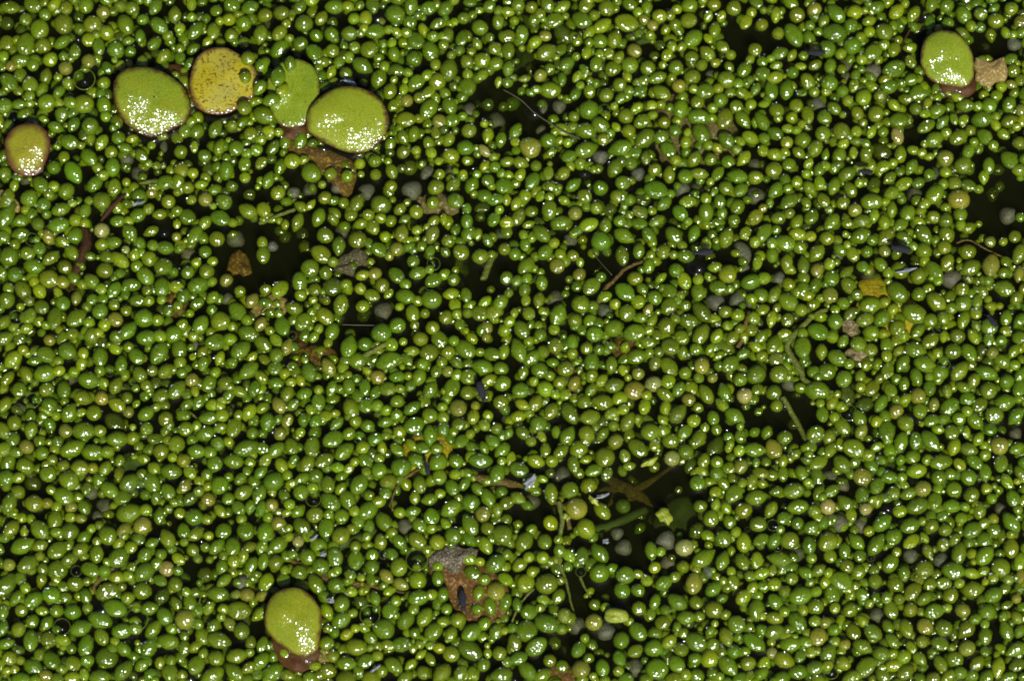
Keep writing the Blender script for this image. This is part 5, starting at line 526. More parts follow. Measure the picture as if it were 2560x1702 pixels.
# ------------------------------------------------------------------ the carpet: everything past the 300 largest, one object
def build_carpet(lst):
    HI = [unit_body(12, 8, **k) for k in SHAPES]; LO = [unit_body(8, 5, **k) for k in SHAPES]
    VV = []; FT = []; FQ = []; CCs = []; off = 0
    cache = {}
    def faces(key, F):
        if key not in cache:
            cache[key] = (np.array([f for f in F if len(f) == 3]), np.array([f for f in F if len(f) == 4]))
        return cache[key]
    def add(hi, s, M, col):
        nonlocal off
        V, F = (HI if hi else LO)[s]
        t3, t4 = faces((hi, s), F)
        Mn = np.array(M); W = V @ Mn[:3, :3].T+Mn[:3, 3]
        VV.append(W); FT.append(t3+off); FQ.append(t4+off); CCs.append(np.tile((*col, 1), (len(W), 1))); off += len(W)
    for p in lst:
        lay = getattr(p, 'layer', '')
        hi = lay in ('', 'fill')
        add(hi, p.shape, xf(p.X, p.Y, p.z, p.yaw, p.pitch, p.roll, p.L, p.w, p.H), p.col)
        if p.b: add(hi, 0, xf(p.bX, p.bY, p.bz, p.byaw, 0, 0, p.bL, p.b, p.bH), p.bcol)
    V = np.concatenate(VV).astype(np.float32); T = np.concatenate(FT).astype(np.int32); Q = np.concatenate(FQ).astype(np.int32)
    me = bpy.data.meshes.new('watermeal_carpet'); me.vertices.add(len(V)); me.vertices.foreach_set('co', V.ravel())
    me.loops.add(T.size+Q.size); me.loops.foreach_set('vertex_index', np.concatenate([T.ravel(), Q.ravel()]))
    me.polygons.add(len(T)+len(Q))
    me.polygons.foreach_set('loop_start', np.concatenate([np.arange(len(T))*3, T.size+np.arange(len(Q))*4]).astype(np.int32))
    me.update(calc_edges=True)
    me.polygons.foreach_set('use_smooth', np.ones(len(me.polygons), bool))
    at_ = me.color_attributes.new('tint', 'FLOAT_COLOR', 'POINT'); at_.data.foreach_set('color', np.concatenate(CCs).astype(np.float32).ravel())
    me.materials.append(M_ST)
    print('carpet', len(lst), 'plants', len(T)+2*len(Q), 'tris')
    return me
carpet = link(bpy.data.objects.new('watermeal_carpet', build_carpet(rest+extra+under)))
tag(carpet, 'carpet of countless smaller green watermeal plants crowding the dark water', 'watermeal carpet', kind='stuff')

# ------------------------------------------------------------------ duckweed fronds
def crom(poly, n=4):
    out = []; m = len(poly)
    for i in range(m):
        p0, p1, p2, p3 = (np.array(poly[(i+k-1) % m]) for k in range(4))
        for s in range(n):
            t = s/n
            out.append(.5*((2*p1)+(-p0+p2)*t+(2*p0-5*p1+4*p2-p3)*t*t+(-p0+3*p1-3*p2+p3)*t**3))
    return out
def frond_mat(name, base, base2, rim, spot, rimw=.12, spots=.5, rough=.24, freckle=0.0):
    """base colour follows the rim attribute 'edge' (0 middle, 1 margin): the red margin is the plant's own."""
    m, t = new_mat(name)
    a = t.nodes.new('ShaderNodeAttribute'); a.attribute_name = 'edge'; e = a.outputs['Fac']
    n1 = noise(t, 1.6, 3); n2 = noise(t, 15, 3, .7); n3 = noise(t, 40, 1); n4 = noise(t, 4.2, 4, .7)
    c = mixc(t, ramp(t, n1.outputs[0], .35, .65), base, base2)
    c = mixc(t, ramp(t, n3.outputs[0], .46, .7, 0, .5), c, (.29, .28, .06))
    c = mixc(t, ramp(t, n3.outputs[0], .42, .30, 0, .30), c, (.06, .07, .004))
    s = math_n(t, 'MULTIPLY', ramp(t, n2.outputs[0], .56-freckle, .62-freckle), ramp(t, n4.outputs[0], .50-freckle*3, .62-freckle*3))
    c = mixc(t, math_n(t, 'MULTIPLY', s, spots), c, spot)
    ee = math_n(t, 'ADD', e, math_n(t, 'MULTIPLY', math_n(t, 'SUBTRACT', n4.outputs[0], .5), .28))
    c = mixc(t, ramp(t, ee, 1-rimw*2.2, 1-rimw*.2, 0, 1), c, rim)
    h = math_n(t, 'ADD', cells(t, 26).outputs['Distance'], math_n(t, 'MULTIPLY', n3.outputs[0], .8))
    finish(t, c, rough*.9, None, 0, 0, sss=.2, spec=.055, normal=facets(t, 62, .50))
    return m
FM = {
 'f1': frond_mat('green_frond_skin', (0.1398, 0.1795, 0.0036), (0.1012, 0.1612, 0.0018), (0.037, 0.010, 0.0036), (0.046, 0.011, 0.0036), .07, .9),
 'f2': frond_mat('yellow_frond_skin', (.32, .275, .006), (.27, .25, .045), (.075, .028, .010), (.080, .034, .006), .07, .95, freckle=.03),
 'f3': frond_mat('submerged_green_frond_skin', (0.1270, 0.1887, 0.0022), (0.0929, 0.1612, 0.0018), (0.055, 0.040, 0.0036), (0.046, 0.022, 0.0036), .05, .8),
 'f4': frond_mat('bright_frond_skin', (0.1610, 0.2020, 0.0054), (0.1435, 0.1979, 0.0036), (0.051, 0.020, 0.0045), (0.046, 0.018, 0.0045), .06, .55),
 'f5': frond_mat('reddened_frond_skin', (.175, .185, .0045), (.16, .15, .006), (.070, .020, .010), (.12, .045, .010), .15, .8),
 'f6': frond_mat('round_frond_skin', (0.1435, 0.1979, 0.0054), (0.1187, 0.1836, 0.0036), (0.060, 0.026, 0.0060), (0.046, 0.022, 0.0060), .06, .6),
 'f7': frond_mat('plain_frond_skin', (0.1610, 0.1928, 0.0022), (0.1270, 0.1703, 0.0014), (0.069, 0.033, 0.0045), (0.055, 0.031, 0.0060), .06, .35),
}
M_UNDER = simple_mat('red_brown_frond_underside', [(.062, .024, .006), (.042, .016, .004), (.085, .038, .010)], 4, .6, .3, spec=.15)
M_ROOT = simple_mat('pale_root', [(.30, .28, .10), (.18, .20, .05)], 3, .6, .2)
def loft(name, outline, zs, mat, edge=True, seed=0, wob=.02):
    """rings from margin to centre; zs: list of (fraction of radius, height)."""
    rr = random.Random(seed); n = len(outline)
    c = np.mean(outline, 0); V = []; E = []
    ph = [rr.uniform(0, 6.28) for _ in range(4)]
    for f, z in zs[:-1]:
        for i, q in enumerate(outline):
            q2 = c+(np.array(q)-c)*f; a = 2*math.pi*i/n
            V.append((q2[0]-c[0], q2[1]-c[1], z+wob*(1-abs(2*f-1))*math.sin(2*a+ph[0])+wob*.6*math.sin(3*a+ph[1])*f*(1-f)*2)); E.append(f)
    V.append((0, 0, zs[-1][1])); E.append(0.0)
    F = []
    for k in range(len(zs)-2):
        for i in range(n):
            j = (i+1) % n; F.append((k*n+i, k*n+j, (k+1)*n+j, (k+1)*n+i))
    k = len(zs)-2
    for i in range(n): F.append((k*n+i, k*n+(i+1) % n, len(V)-1))
    area = sum(outline[i][0]*outline[(i+1) % n][1]-outline[(i+1) % n][0]*outline[i][1] for i in range(n))
    if area < 0: F = [tuple(reversed(f)) for f in F]
    me = mesh_from(name, V, F)
    at_ = me.attributes.new('edge', 'FLOAT', 'POINT'); at_.data.foreach_set('value', E)
    me.materials.append(mat)
    return me, c
def tube(pts, rad, nseg=7, taper=None, seed=0):
    V = []; F = []; n = len(pts); pts = [Vector(p) for p in pts]
    for i, p in enumerate(pts):
        t = (pts[min(i+1, n-1)]-pts[max(i-1, 0)]).normalized()
        u = t.cross(Vector((0, 0, 1)));  u = u.normalized() if u.length > 1e-3 else Vector((1, 0, 0)); v = t.cross(u).normalized()
        r = rad*(taper(i/(n-1)) if taper else 1)
        for j in range(nseg):
            a = 2*math.pi*j/nseg; V.append(p+u*math.cos(a)*r+v*math.sin(a)*r)
    for i in range(n-1):
        for j in range(nseg):
            k = (j+1) % nseg; F.append((i*nseg+j, i*nseg+k, (i+1)*nseg+k, (i+1)*nseg+j))
    V.append(pts[0]); V.append(pts[-1]); a, b = len(V)-2, len(V)-1
    for j in range(nseg):
        k = (j+1) % nseg; F.append((a, k, j)); F.append((b, (n-1)*nseg+j, (n-1)*nseg+k))
    return V, F
FLAB = {
 'f1': 'large yellow-green duckweed leaf with dark rim, second from left, touching the yellow leaf',
 'f2': 'yellow duckweed leaf speckled brown, its right side crowded with watermeal',
 'f3': 'flat green duckweed leaf partly covered by watermeal on its left',
 'f4': 'wide glossy bright green duckweed leaf right of the half-covered leaf',
 'f5': 'small reddish green duckweed leaf at the left edge of the picture',
 'f6': 'round light green duckweed leaf in the upper right with brown leaf beneath',
 'f7': 'lone yellow-green duckweed leaf near the bottom edge',
}
TIPS = {'f1': (.10, .13), 'f2': (.02, -.06), 'f3': (0, .05), 'f4': (.0, .15), 'f5': (.05, .11), 'f6': (.02, .17), 'f7': (-.05, .14)}
frond_xy = {}
for k, poly in FPOLY.items():
    base = FZ[k]-DOME[k]*.8
    out = [np.array(at(*q, base)) for q in crom(poly)]
    d = DOME[k]
    root = bpy.data.objects.new('duckweed_plant', None); root.empty_display_size = .3
    me, c = loft('leaf_blade', out, [(.99, -.03), (1.0, -.01), (.992, .015), (.965, .03), (.9, .04+d*.15), (.78, .04+d*.40), (.62, .04+d*.66), (.45, .04+d*.84), (.3, .04+d*.94), (.15, .04+d), (0, .04+d*.96)], FM[k], seed=ord(k[1]), wob=.03)
    root.location = (c[0], c[1], base+.10); link(root); frond_xy[k] = (c[0], c[1])
    root.rotation_euler = (TIPS[k][1], TIPS[k][0], 0)
    tag(root, FLAB[k], 'duckweed', 'duckweed leaves floating among the watermeal')
    link(bpy.data.objects.new('leaf_blade', me), root)
    me2, _ = loft('underside', out, [(.985, -.033), (.9, -.07), (.7, -.11), (.4, -.13), (.2, -.14), (0, -.14)], M_UNDER)
    me2.flip_normals(); link(bpy.data.objects.new('underside', me2), root)
    for r_ in range(3):
        a0 = random.uniform(0, 6.28); pts = [(math.cos(a0)*.1+.05*s*math.sin(s+a0), math.sin(a0)*.1+.06*s*math.cos(s*.7), -.19-.35*s) for s in range(7)]
        V, F = tube(pts, .018, 5); me3 = mesh_from('root', V, F); me3.materials.append(M_ROOT); link(bpy.data.objects.new('root', me3), root)

# ------------------------------------------------------------------ sunken and decaying things
def slab(name, t, pts, z, mat, label, cat, group=None, thick=.10, tilt=(0, 0), n=3, rag=.0, kindname=None):
    poly = [tp(t, *q) for q in pts]
    out = [np.array(at(*q, z)) for q in crom(poly, n)]
    if rag: out = [q+RNG.normal(0, rag, 2) for q in out]
    me, c = loft(name, out, [(.97, -thick*.5), (1, 0), (.97, thick*.4), (.85, thick*.6), (.6, thick*.9), (.3, thick), (0, thick*.95)], mat, seed=int(pts[0][0]), wob=.05)
    o = bpy.data.objects.new(name, me); o.location = (c[0], c[1], z); o.rotation_euler = (tilt[0], tilt[1], 0); link(o)
    return tag(o, label, cat, group)
M_BROWN = simple_mat('decaying_brown_leaf', [(.085, .050, .006), (.045, .026, .005), (.20, .12, .012)], 3.2, .7, .9, spec=.2, fine=12)
M_TAN = simple_mat('decayed_tan_leaf', [(.21, .15, .045), (.15, .10, .025), (.30, .25, .11)], 4, .8, .9, spec=.2, fine=14)
M_PINK = simple_mat('bleached_leaf', [(.15, .115, .055), (.09, .065, .025), (.26, .22, .14)], 3.5, .8, .9, spec=.2, fine=13)
M_YEL = simple_mat('sunken_yellow_leaf', [(.34, .29, .006), (.20, .13, .005), (.38, .33, .02)], 2.6, .7, .4, spec=.2, fine=16)
M_RUST = simple_mat('rusty_leaf', [(.11, .048, .010), (.065, .030, .008), (.20, .13, .05)], 3, .8, .9, spec=.2, fine=13)
M_GREY = simple_mat('grey_mould', [(.10, .085, .055), (.045, .038, .025), (.20, .18, .13)], 7, .9, 1.0, spec=.15, fine=18)
M_RED = simple_mat('dark_red_blade', [(.034, .011, .003), (.018, .007, .002), (.06, .03, .006)], 2.4, .6, .4, spec=.15)
M_DKG = simple_mat('sunken_dark_green_leaf', [(.030, .058, .002), (.02, .036, .001), (.042, .06, .004)], 2, .7, .3, spec=.2)
M_STEM = simple_mat('brown_stem', [(.095, .062, .014), (.055, .034, .008), (.16, .11, .035)], 5, .75, .8, spec=.2, fine=18)
M_DRY = simple_mat('dry_stalk', [(.085, .060, .012), (.045, .035, .008), (.14, .10, .03)], 7, .9, .9, spec=.15, fine=22)
M_GST = simple_mat('green_stem', [(.085, .105, .010), (.055, .075, .006), (.15, .15, .04)], 5, .7, .7, spec=.25, fine=18)
M_THR = simple_mat('grey_thread', [(.05, .05, .025), (.03, .03, .015)], 5, .4, .2)
M_FLK = simple_mat('white_flake', [(.15, .17, .18), (.09, .10, .11), (.20, .22, .23)], 9, .6, .8, spec=.2, fine=20)
M_FRAG = simple_mat('pale_leaf_fragment', [(.19, .23, .012), (.14, .19, .008), (.26, .27, .07)], 5, .35, .6, fine=20, sss=.2)

SG = 'sunken leaves showing between the watermeal'
SL = []
def sunk(*a, **k): SL.append((slab(*a, **k), a))
sunk('sunken_leaf', 'B', [(170,850),(260,850),(345,860),(352,930),(300,965),(210,968),(165,930)], -.06, M_UNDER, 'dark red-brown leaf showing below the half-covered green duckweed leaf', 'sunken leaf', SG)
sunk('sunken_leaf', 'A', [(1110,470),(1190,445),(1270,460),(1320,520),(1330,620),(1280,640),(1200,560)], -.12, M_UNDER, 'dark brown leaf tucked between the large green and the yellow duckweed leaves', 'sunken leaf', SG)
sunk('sunken_leaf', 'D', [(1185,560),(1300,560),(1425,540),(1435,620),(1370,680),(1280,688),(1205,650)], -.06, M_UNDER, 'red-brown leaf showing below the round duckweed leaf in the upper right', 'sunken leaf', SG)
sunk('sunken_leaf', 'J', [(110,1240),(300,1330),(440,1330),(420,1440),(360,1490),(290,1512),(210,1480),(140,1400)], -.06, M_UNDER, 'dark brown leaf showing below the lone duckweed leaf at bottom', 'sunken leaf', SG)
sunk('sunken_leaf', 'D', [(1432,400),(1500,425),(1560,420),(1625,395),(1655,470),(1645,550),(1570,575),(1520,608),(1450,580),(1428,500)], .0, M_TAN, 'decayed tan leaf right of the round duckweed leaf in the upper right', 'sunken leaf', SG, rag=.02)
sunk('sunken_leaf', 'B', [(190,960),(360,990),(540,1050),(650,1100),(700,1180),(670,1300),(620,1370),(550,1300),(450,1190),(320,1150),(210,1060)], -.14, M_BROWN, 'ragged brown and orange leaf below the wide glossy duckweed leaf', 'sunken leaf', SG, rag=.02)
sunk('sunken_leaf', 'B', [(1120,1370),(1200,1330),(1300,1340),(1390,1400),(1400,1470),(1300,1490),(1200,1490),(1130,1440)], -.22, M_PINK, 'mottled pinkish-white leaf scrap under an olive watermeal, right of the brown leaf', 'sunken leaf', SG, rag=.03)
sunk('sunken_leaf', 'C', [(985,650),(1100,640),(1230,660),(1370,680),(1500,800),(1570,950),(1560,1090),(1400,1120),(1200,1150),(1060,1140),(990,1020),(975,850)], -.30, M_PINK, 'large pinkish-brown leaf sunk under watermeal in the upper right middle', 'sunken leaf', SG, rag=.02)
sunk('sunken_leaf', 'H', [(620,380),(700,350),(800,360),(860,420),(960,480),(1060,560),(1090,680),(1020,770),(900,770),(760,740),(640,680),(600,560),(640,470)], -.21, M_YEL, 'bright orange-yellow leaf sunk under watermeal near the right side', 'sunken leaf', SG)
sunk('sunken_leaf', 'J', [(1010,-60),(1100,-130),(1240,-150),(1340,-90),(1360,0),(1330,80),(1240,110),(1150,110),(1060,160),(1015,160),(1000,60)], -.21, M_YEL, 'yellow leaf sunk under watermeal near the bottom middle', 'sunken leaf', SG)
sunk('sunken_leaf', 'J', [(1190,700),(1300,650),(1430,645),(1520,690),(1580,760),(1700,860),(1760,980),(1720,1100),(1640,1180),(1520,1190),(1400,1100),(1330,1000),(1290,880),(1200,830)], -.12, M_RUST, 'rust-red decaying leaf under the springtail near the bottom middle', 'sunken leaf', SG, rag=.02)
sunk('mould_patch', 'J', [(1185,740),(1250,670),(1340,645),(1440,640),(1520,660),(1530,700),(1440,730),(1420,820),(1340,850),(1280,800),(1210,810)], -.06, M_GREY, 'grey fuzzy mould crust on the rust-red decaying leaf', 'mould patch', rag=.03)
sunk('sunken_leaf', 'K', [(250,1460),(330,1440),(410,1470),(440,1567),(380,1640),(260,1640),(220,1540)], -.18, M_RUST, 'rusty brown leaf scrap at the bottom edge right of centre', 'sunken leaf', SG)
sunk('sunken_leaf', 'J', [(420,1340),(500,1350),(600,1370),(590,1440),(500,1450),(420,1430)], -.12, M_TAN, 'small orange-tan scrap right of the lone bottom duckweed leaf', 'sunken leaf', SG, rag=.02)
sunk('sunken_leaf', 'F', [(70,480),(150,470),(220,510),(200,590),(120,600),(60,560),(0,640),(-30,560)], -.16, M_TAN, 'torn tan leaf scrap left of the open black water', 'sunken leaf', SG, rag=.03)
sunk('sunken_leaf', 'F', [(640,170),(720,160),(790,210),(800,290),(720,330),(620,330),(530,300),(560,240)], -.22, M_GREY, 'speckled grey-brown scrap sunk in the open black water', 'sunken leaf', SG, rag=.03)
sunk('sunken_leaf', 'F', [(230,900),(300,840),(420,810),(520,830),(560,880),(540,960),(420,960),(300,960),(240,1000)], -.24, M_BROWN, 'dull brown leaf below the open black water, glints on its edge', 'sunken leaf', SG)
sunk('sunken_leaf', 'F', [(270,720),(340,700),(370,760),(340,830),(260,830)], -.2, M_RED, 'dark red scrap beside a pale tan watermeal at left of the open water', 'sunken leaf', SG)
sunk('sunken_leaf', 'E', [(1590,200),(1660,150),(1720,220),(1740,320),(1650,340),(1560,300)], -.25, M_BROWN, 'dark brown crumb of leaf sunk at left of the open black water', 'sunken leaf', SG, rag=.03)
sunk('sunken_leaf', 'E', [(1150,480),(1230,400),(1290,440),(1300,560),(1250,640),(1170,600),(1110,540)], -.22, M_BROWN, 'crumbling brown leaf between green watermeal in the left middle', 'sunken leaf', SG, rag=.03)
sunk('sunken_leaf', 'G', [(600,820),(720,760),(860,770),(900,850),(830,900),(700,890)], -.22, M_BROWN, 'brown leaf sunk under watermeal right of the centre', 'sunken leaf', SG)
sunk('sunken_leaf', 'G', [(270,880),(370,860),(470,900),(480,1100),(450,1180),(380,1060),(300,1000)], -.25, M_RUST, 'dark rust leaf sunk in the gap right of the centre', 'sunken leaf', SG)
sunk('sunken_leaf', 'K', [(1000,420),(1120,310),(1230,300),(1270,420),(1210,530),(1110,590),(1020,540),(970,490)], -.45, M_DKG, 'dark green leaf lying deep in the lower right dark gap', 'sunken leaf', SG)
sunk('sunken_leaf', 'L', [(660,60),(780,40),(900,60),(930,140),(850,200),(740,190),(670,130)], -.30, M_DKG, 'dark olive leaf sunk under the lower right watermeal', 'sunken leaf', SG)
sunk('sunken_leaf', 'I', [(770,60),(860,0),(980,-20),(1010,60),(930,120),(820,130)], -.22, M_DKG, 'dark green leaf sunk above the cluster of white glints at lower left', 'sunken leaf', SG)
sunk('sunken_leaf', 'C', [(0,350),(90,320),(160,380),(170,560),(90,600),(0,560),(-60,450)], -.5, M_DKG, 'dark green leaf deep in the gap at the upper middle', 'sunken leaf', SG)
sunk('sunken_leaf', 'A', [(0,1310),(40,1320),(130,1400),(130,1470),(60,1440),(0,1400),(-40,1350)], -.12, M_TAN, 'orange-brown scrap at the left edge below the reddish duckweed leaf', 'sunken leaf', SG)
sunk('sunken_leaf', 'E', [(1360,1560),(1500,1500),(1560,1540),(1480,1640)], -.3, M_DKG, 'sunken dark leaf in the lower left gap', 'sunken leaf', SG)
sunk('sunken_leaf', 'H', [(520,640),(600,650),(640,720),(600,770),(520,730)], -.1, M_PINK, 'pale pinkish scrap left of the orange-yellow sunken leaf', 'sunken leaf', SG, rag=.03)
sunk('sunken_leaf', 'H', [(520,850),(600,840),(700,860),(640,930),(570,910)], -.1, M_PINK, 'pale pinkish scrap below-left of the orange-yellow sunken leaf', 'sunken leaf', SG, rag=.03)

# blades, stems and roots
def strand(name, t, pts, z, rad, mat, label, cat, group=None, taper=None, flat=1.0, nseg=7):
    zs_ = z if isinstance(z, (list, tuple)) else [z]*len(pts)
    w_ = []
    for (q, zz) in zip(pts, zs_):
        x, y = tp(t, *q); X, Y = at(x, y, zz); w_.append(np.array((X, Y, zz)))
    fine = []
    for i in range(len(w_)-1):
        p0, p1, p2, p3 = w_[max(i-1, 0)], w_[i], w_[i+1], w_[min(i+2, len(w_)-1)]
        for s in range(6):
            u = s/6; fine.append(.5*((2*p1)+(-p0+p2)*u+(2*p0-5*p1+4*p2-p3)*u*u+(-p0+3*p1-3*p2+p3)*u**3))
    fine.append(w_[-1]); c = fine[0].copy()
    fine = [f-c+np.append(RNG.normal(0, rad*.08, 2), 0) for f in fine]
    V, F = tube([tuple(f) for f in fine], rad, nseg, taper)
    if flat != 1: V = [Vector((v[0], v[1], v[2]*flat)) for v in V]
    me = mesh_from(name, V, F); me.materials.append(mat)
    o = bpy.data.objects.new(name, me); o.location = tuple(c); link(o); tag(o, label, cat, group)
    return o
blade = lambda u: max(.05, math.sin(math.pi*min(1, max(0, u*.96+.02)))**.7)
tapr = lambda u: 1-.65*u
G_ST = 'stems and roots lying in the water'
STR = []
def st(*a, **k): STR.append((strand(*a, **k), a))
st('grass_blade', 'E', [(860-340,-260+120),(600,60),(560,220),(510,360),(500,440)], [-.1, -.12, -.14, -.18, -.2], .16, M_RED, 'dark red-brown grass blade slanting down at left between watermeal', 'grass blade', taper=lambda u: .35+.65*math.sin(math.pi*min(.8, u)), flat=1)
st('grass_blade', 'A', [(870,1330),(800,1400),(740,1470),(690,1530)], [-.06]*4, .08, M_RED, 'short red-brown blade tip with yellow edge, upper left', 'grass blade', taper=blade)
st('plant_stem', 'J', [(945,395),(940,310),(980,220),(1050,150),(1150,95)], -.06, .028, M_STEM, 'thin brown curved root right of the lower centre, ending at a springtail', 'stem', G_ST)
st('plant_stem', 'J', [(1290,120),(1450,150),(1600,180),(1767,205),(1850,225)], -.16, .13, M_STEM, 'broad tan-brown stem lying level in the lower middle', 'stem', G_ST, taper=blade)
st('plant_stem', 'J', [(170,710),(300,760),(480,850),(650,895),(800,910),(1040,960)], -.16, .10, M_STEM, 'long brown stem slanting under watermeal above the lone bottom duckweed', 'stem', G_ST, taper=blade)
st('plant_stem', 'K', [(320,330),(345,430),(340,520),(310,640),(330,760),(375,880),(400,1000),(430,1095)], [-.05, -.03, -.02, -.05, -.06, -.1, -.14, -.2], .075, M_GST, 'knobbly olive stem running down the left of the lower right gap', 'stem', G_ST, taper=tapr)
st('plant_stem', 'K', [(290,330),(360,370),(400,520)], -.08, .06, M_STEM, 'short brown stem crossing the head of the knobbly olive stem', 'stem', G_ST)
st('plant_stem', 'K', [(500,540),(620,510),(760,460),(930,385)], [-.25, -.26, -.3, -.4], .12, M_DKG, 'thick dark green stem rising right in the lower right gap', 'stem', G_ST)
st('plant_stem', 'K', [(470,850),(500,920),(545,990)], -.12, .045, M_GST, 'short green stem below a bubble in the lower right gap', 'stem', G_ST, taper=tapr)
st('plant_stem', 'H', [(405,570),(330,600),(250,670),(180,740),(130,820),(165,900),(220,980),(250,1050),(330,1100),(480,1150)], -.07, .085, M_GST, 'long olive stem bending like a hook below the right middle', 'stem', G_ST, taper=lambda u: .6+.4*math.sin(math.pi*u))
st('plant_stem', 'H', [(100,1170),(140,1240),(190,1330),(260,1460),(290,1540)], [-.05, -.1, -.15, -.2, -.25], .07, M_GST, 'pale straight root slanting in the dark gap right of the lower centre', 'stem', G_ST)
st('plant_stem', 'F', [(715,905),(780,870),(840,835),(900,800)], -.04, .07, M_GST, 'short ringed olive stem below the open black water', 'stem', G_ST)
st('plant_stem', 'G', [(590,520),(640,430),(700,370),(780,290),(900,235)], -.1, .085, M_STEM, 'brown forked stem slanting up right in the right middle', 'stem', G_ST, taper=lambda u: .8-.3*u)
st('plant_stem', 'G', [(1640,580),(1610,680),(1590,760),(1560,830)], -.05, .055, M_STEM, 'thin brown stem hanging below grey dead watermeal in the right middle', 'stem', G_ST)
st('plant_stem', 'I', [(640,940),(670,880),(720,830),(785,785)], -.06, .05, M_STEM, 'short brown twig among watermeal at lower left', 'stem', G_ST)
st('plant_stem', 'A', [(960,1265),(1060,1255),(1160,1270),(1250,1320)], -.08, .09, M_GST, 'pale green leaf sliver below the large green duckweed leaf', 'stem', G_ST, taper=blade)
st('plant_stem', 'B', [(20,1545),(120,1500),(200,1470),(270,1445)], -.08, .05, M_GST, 'green stalk under the brown leaf left of the open water', 'stem', G_ST)
st('plant_stem', 'F', [(1570,360),(1590,300),(1620,230),(1650,180)], [-.05, -.1, -.15, -.2], .09, M_GST, 'green stalk standing in the dark gap above the centre', 'stem', G_ST)
st('plant_stem', 'D', [(1040,130),(990,190),(940,280),(910,360)], -.05, .03, M_RED, 'dark red thread left of the round duckweed leaf', 'stem', G_ST)
st('plant_stem', 'J', [(570,640),(660,600),(760,560),(830,530)], -.18, .12, M_DKG, 'dark green stem under watermeal in the lower middle left', 'stem', G_ST)
st('floating_thread', 'C', [(-60,620),(60,690),(150,775),(260,850),(380,920),(470,960)], .06, .018, M_THR, 'fine grey thread with a bright glint in the upper middle gap', 'thread')
st('floating_thread', 'I', [(1400,900),(1375,1050),(1385,1200),(1350,1300)], -.05, .02, M_GST, 'fine olive thread hanging in the lower left gap', 'thread')
st('floating_thread', 'E', [(1240,1240),(1340,1300),(1370,1370),(1330,1440),(1300,1500)], -.1, .03, M_GST, 'olive thread curling round a gap in the left middle', 'thread')
st('floating_thread', 'H', [(1300,110),(1390,90),(1520,160),(1700,240)], -.1, .025, M_STEM, 'brown thread at the right under the open black corner', 'thread')
st('floating_thread', 'K', [(0,1160),(40,1060),(100,980),(150,930)], -.06, .03, M_GST, 'green thread at the left of the lower right gap', 'thread')
st('floating_thread', 'G', [(545,150),(600,230),(690,330)], -.05, .014, M_THR, 'straight hair-thin thread in the dark gap right of centre', 'thread')
st('floating_thread', 'F', [(590,672),(700,675),(820,676)], .0, .012, M_THR, 'hair-thin level thread lying on the open black water', 'thread')

# star of dry stems
star = bpy.data.objects.new('dry_star_stem', None); sx, sy = at(*tp('K', 780, 250), -.46); star.location = (sx, sy, -.46); link(star)
tag(star, 'brown star-shaped dry stalk with pointed arms in the lower right dark gap', 'dry stalk')
for k, (q, r_) in enumerate([((590,150),.20), ((660,330),.18), ((1060,345),.19), ((820,120),.15), ((1140,70),.15), ((930,330),.2), ((580,260),.17)]):
    x2, y2 = at(*tp('K', *q), -.2)
    pts = [((x2-sx)*u, (y2-sy)*u+.1*math.sin(u*3+k), -.05*u*3) for u in (0, .2, .4, .6, .8, 1)]
    V, F = tube(pts, r_, 7, lambda u: 1-.85*u); V = [Vector((v[0]+RNG.normal(0, .012), v[1]+RNG.normal(0, .012), v[2]*.4)) for v in V]; me = mesh_from('arm', V, F); me.materials.append(M_DRY); link(bpy.data.objects.new('arm', me), star)

# leaf fragments and skins
def flake(name, t, x, y, L, Wd, ang, z, mat, label, cat, group=None, thick=.03, rag=.25, n=14):
    X, Y = at(*tp(t, x, y), z); L *= ZS/100; Wd *= ZS/100
    out = []
    for i in range(n):
        a = 2*math.pi*i/n; k = 1+RNG.uniform(-rag, rag)
        u, v = .5*L*math.cos(a)*k, .5*Wd*math.sin(a)*k
        out.append((X+u*math.cos(R(ang))-v*math.sin(R(ang)), Y+u*math.sin(R(ang))+v*math.cos(R(ang))))
    me, c = loft(name, crom(out, 2), [(.96, -thick), (1, 0), (.95, thick*.7), (.6, thick*1.2), (.3, thick*1.5), (0, thick*1.3)], mat, wob=.03, seed=int(x))
    o = bpy.data.objects.new(name, me); o.location = (c[0], c[1], z); o.rotation_euler = (RNG.normal(0, .1), RNG.normal(0, .1), 0); link(o)
    return tag(o, label, cat, group)
flake('leaf_fragment', 'K', 720, 1115, 175, 105, -5, .12, M_FRAG, 'pale green lumpy leaf fragment with a white glint, below the lower right gap', 'leaf fragment', thick=.10, rag=.1)
flake('leaf_fragment', 'K', 1050, 425, 130, 90, -50, .08, M_FRAG, 'pointed three-cornered green fragment in the lower right dark gap', 'leaf fragment', thick=.09)
flake('leaf_fragment', 'K', 560, 320, 90, 45, -40, .06, M_FRAG, 'small yellow-green fragment left of the pointed fragment', 'leaf fragment', thick=.06)
flake('leaf_fragment', 'K', 950, 55, 120, 55, 20, .05, M_FRAG, 'bright green oblong fragment above the brown star-shaped stalk', 'leaf fragment', thick=.07)
flake('leaf_fragment', 'K', 375, 435, 60, 40, -60, .06, M_FRAG, 'tiny yellow fragment on the head of the knobbly olive stem', 'leaf fragment', thick=.04)
flake('leaf_fragment', 'C', 900, 270, 180, 100, 15, -.14, M_DKG, 'dark green torn leaf piece in the upper right middle gap', 'leaf fragment', thick=.05)
GF = 'white shed skins floating on the water'
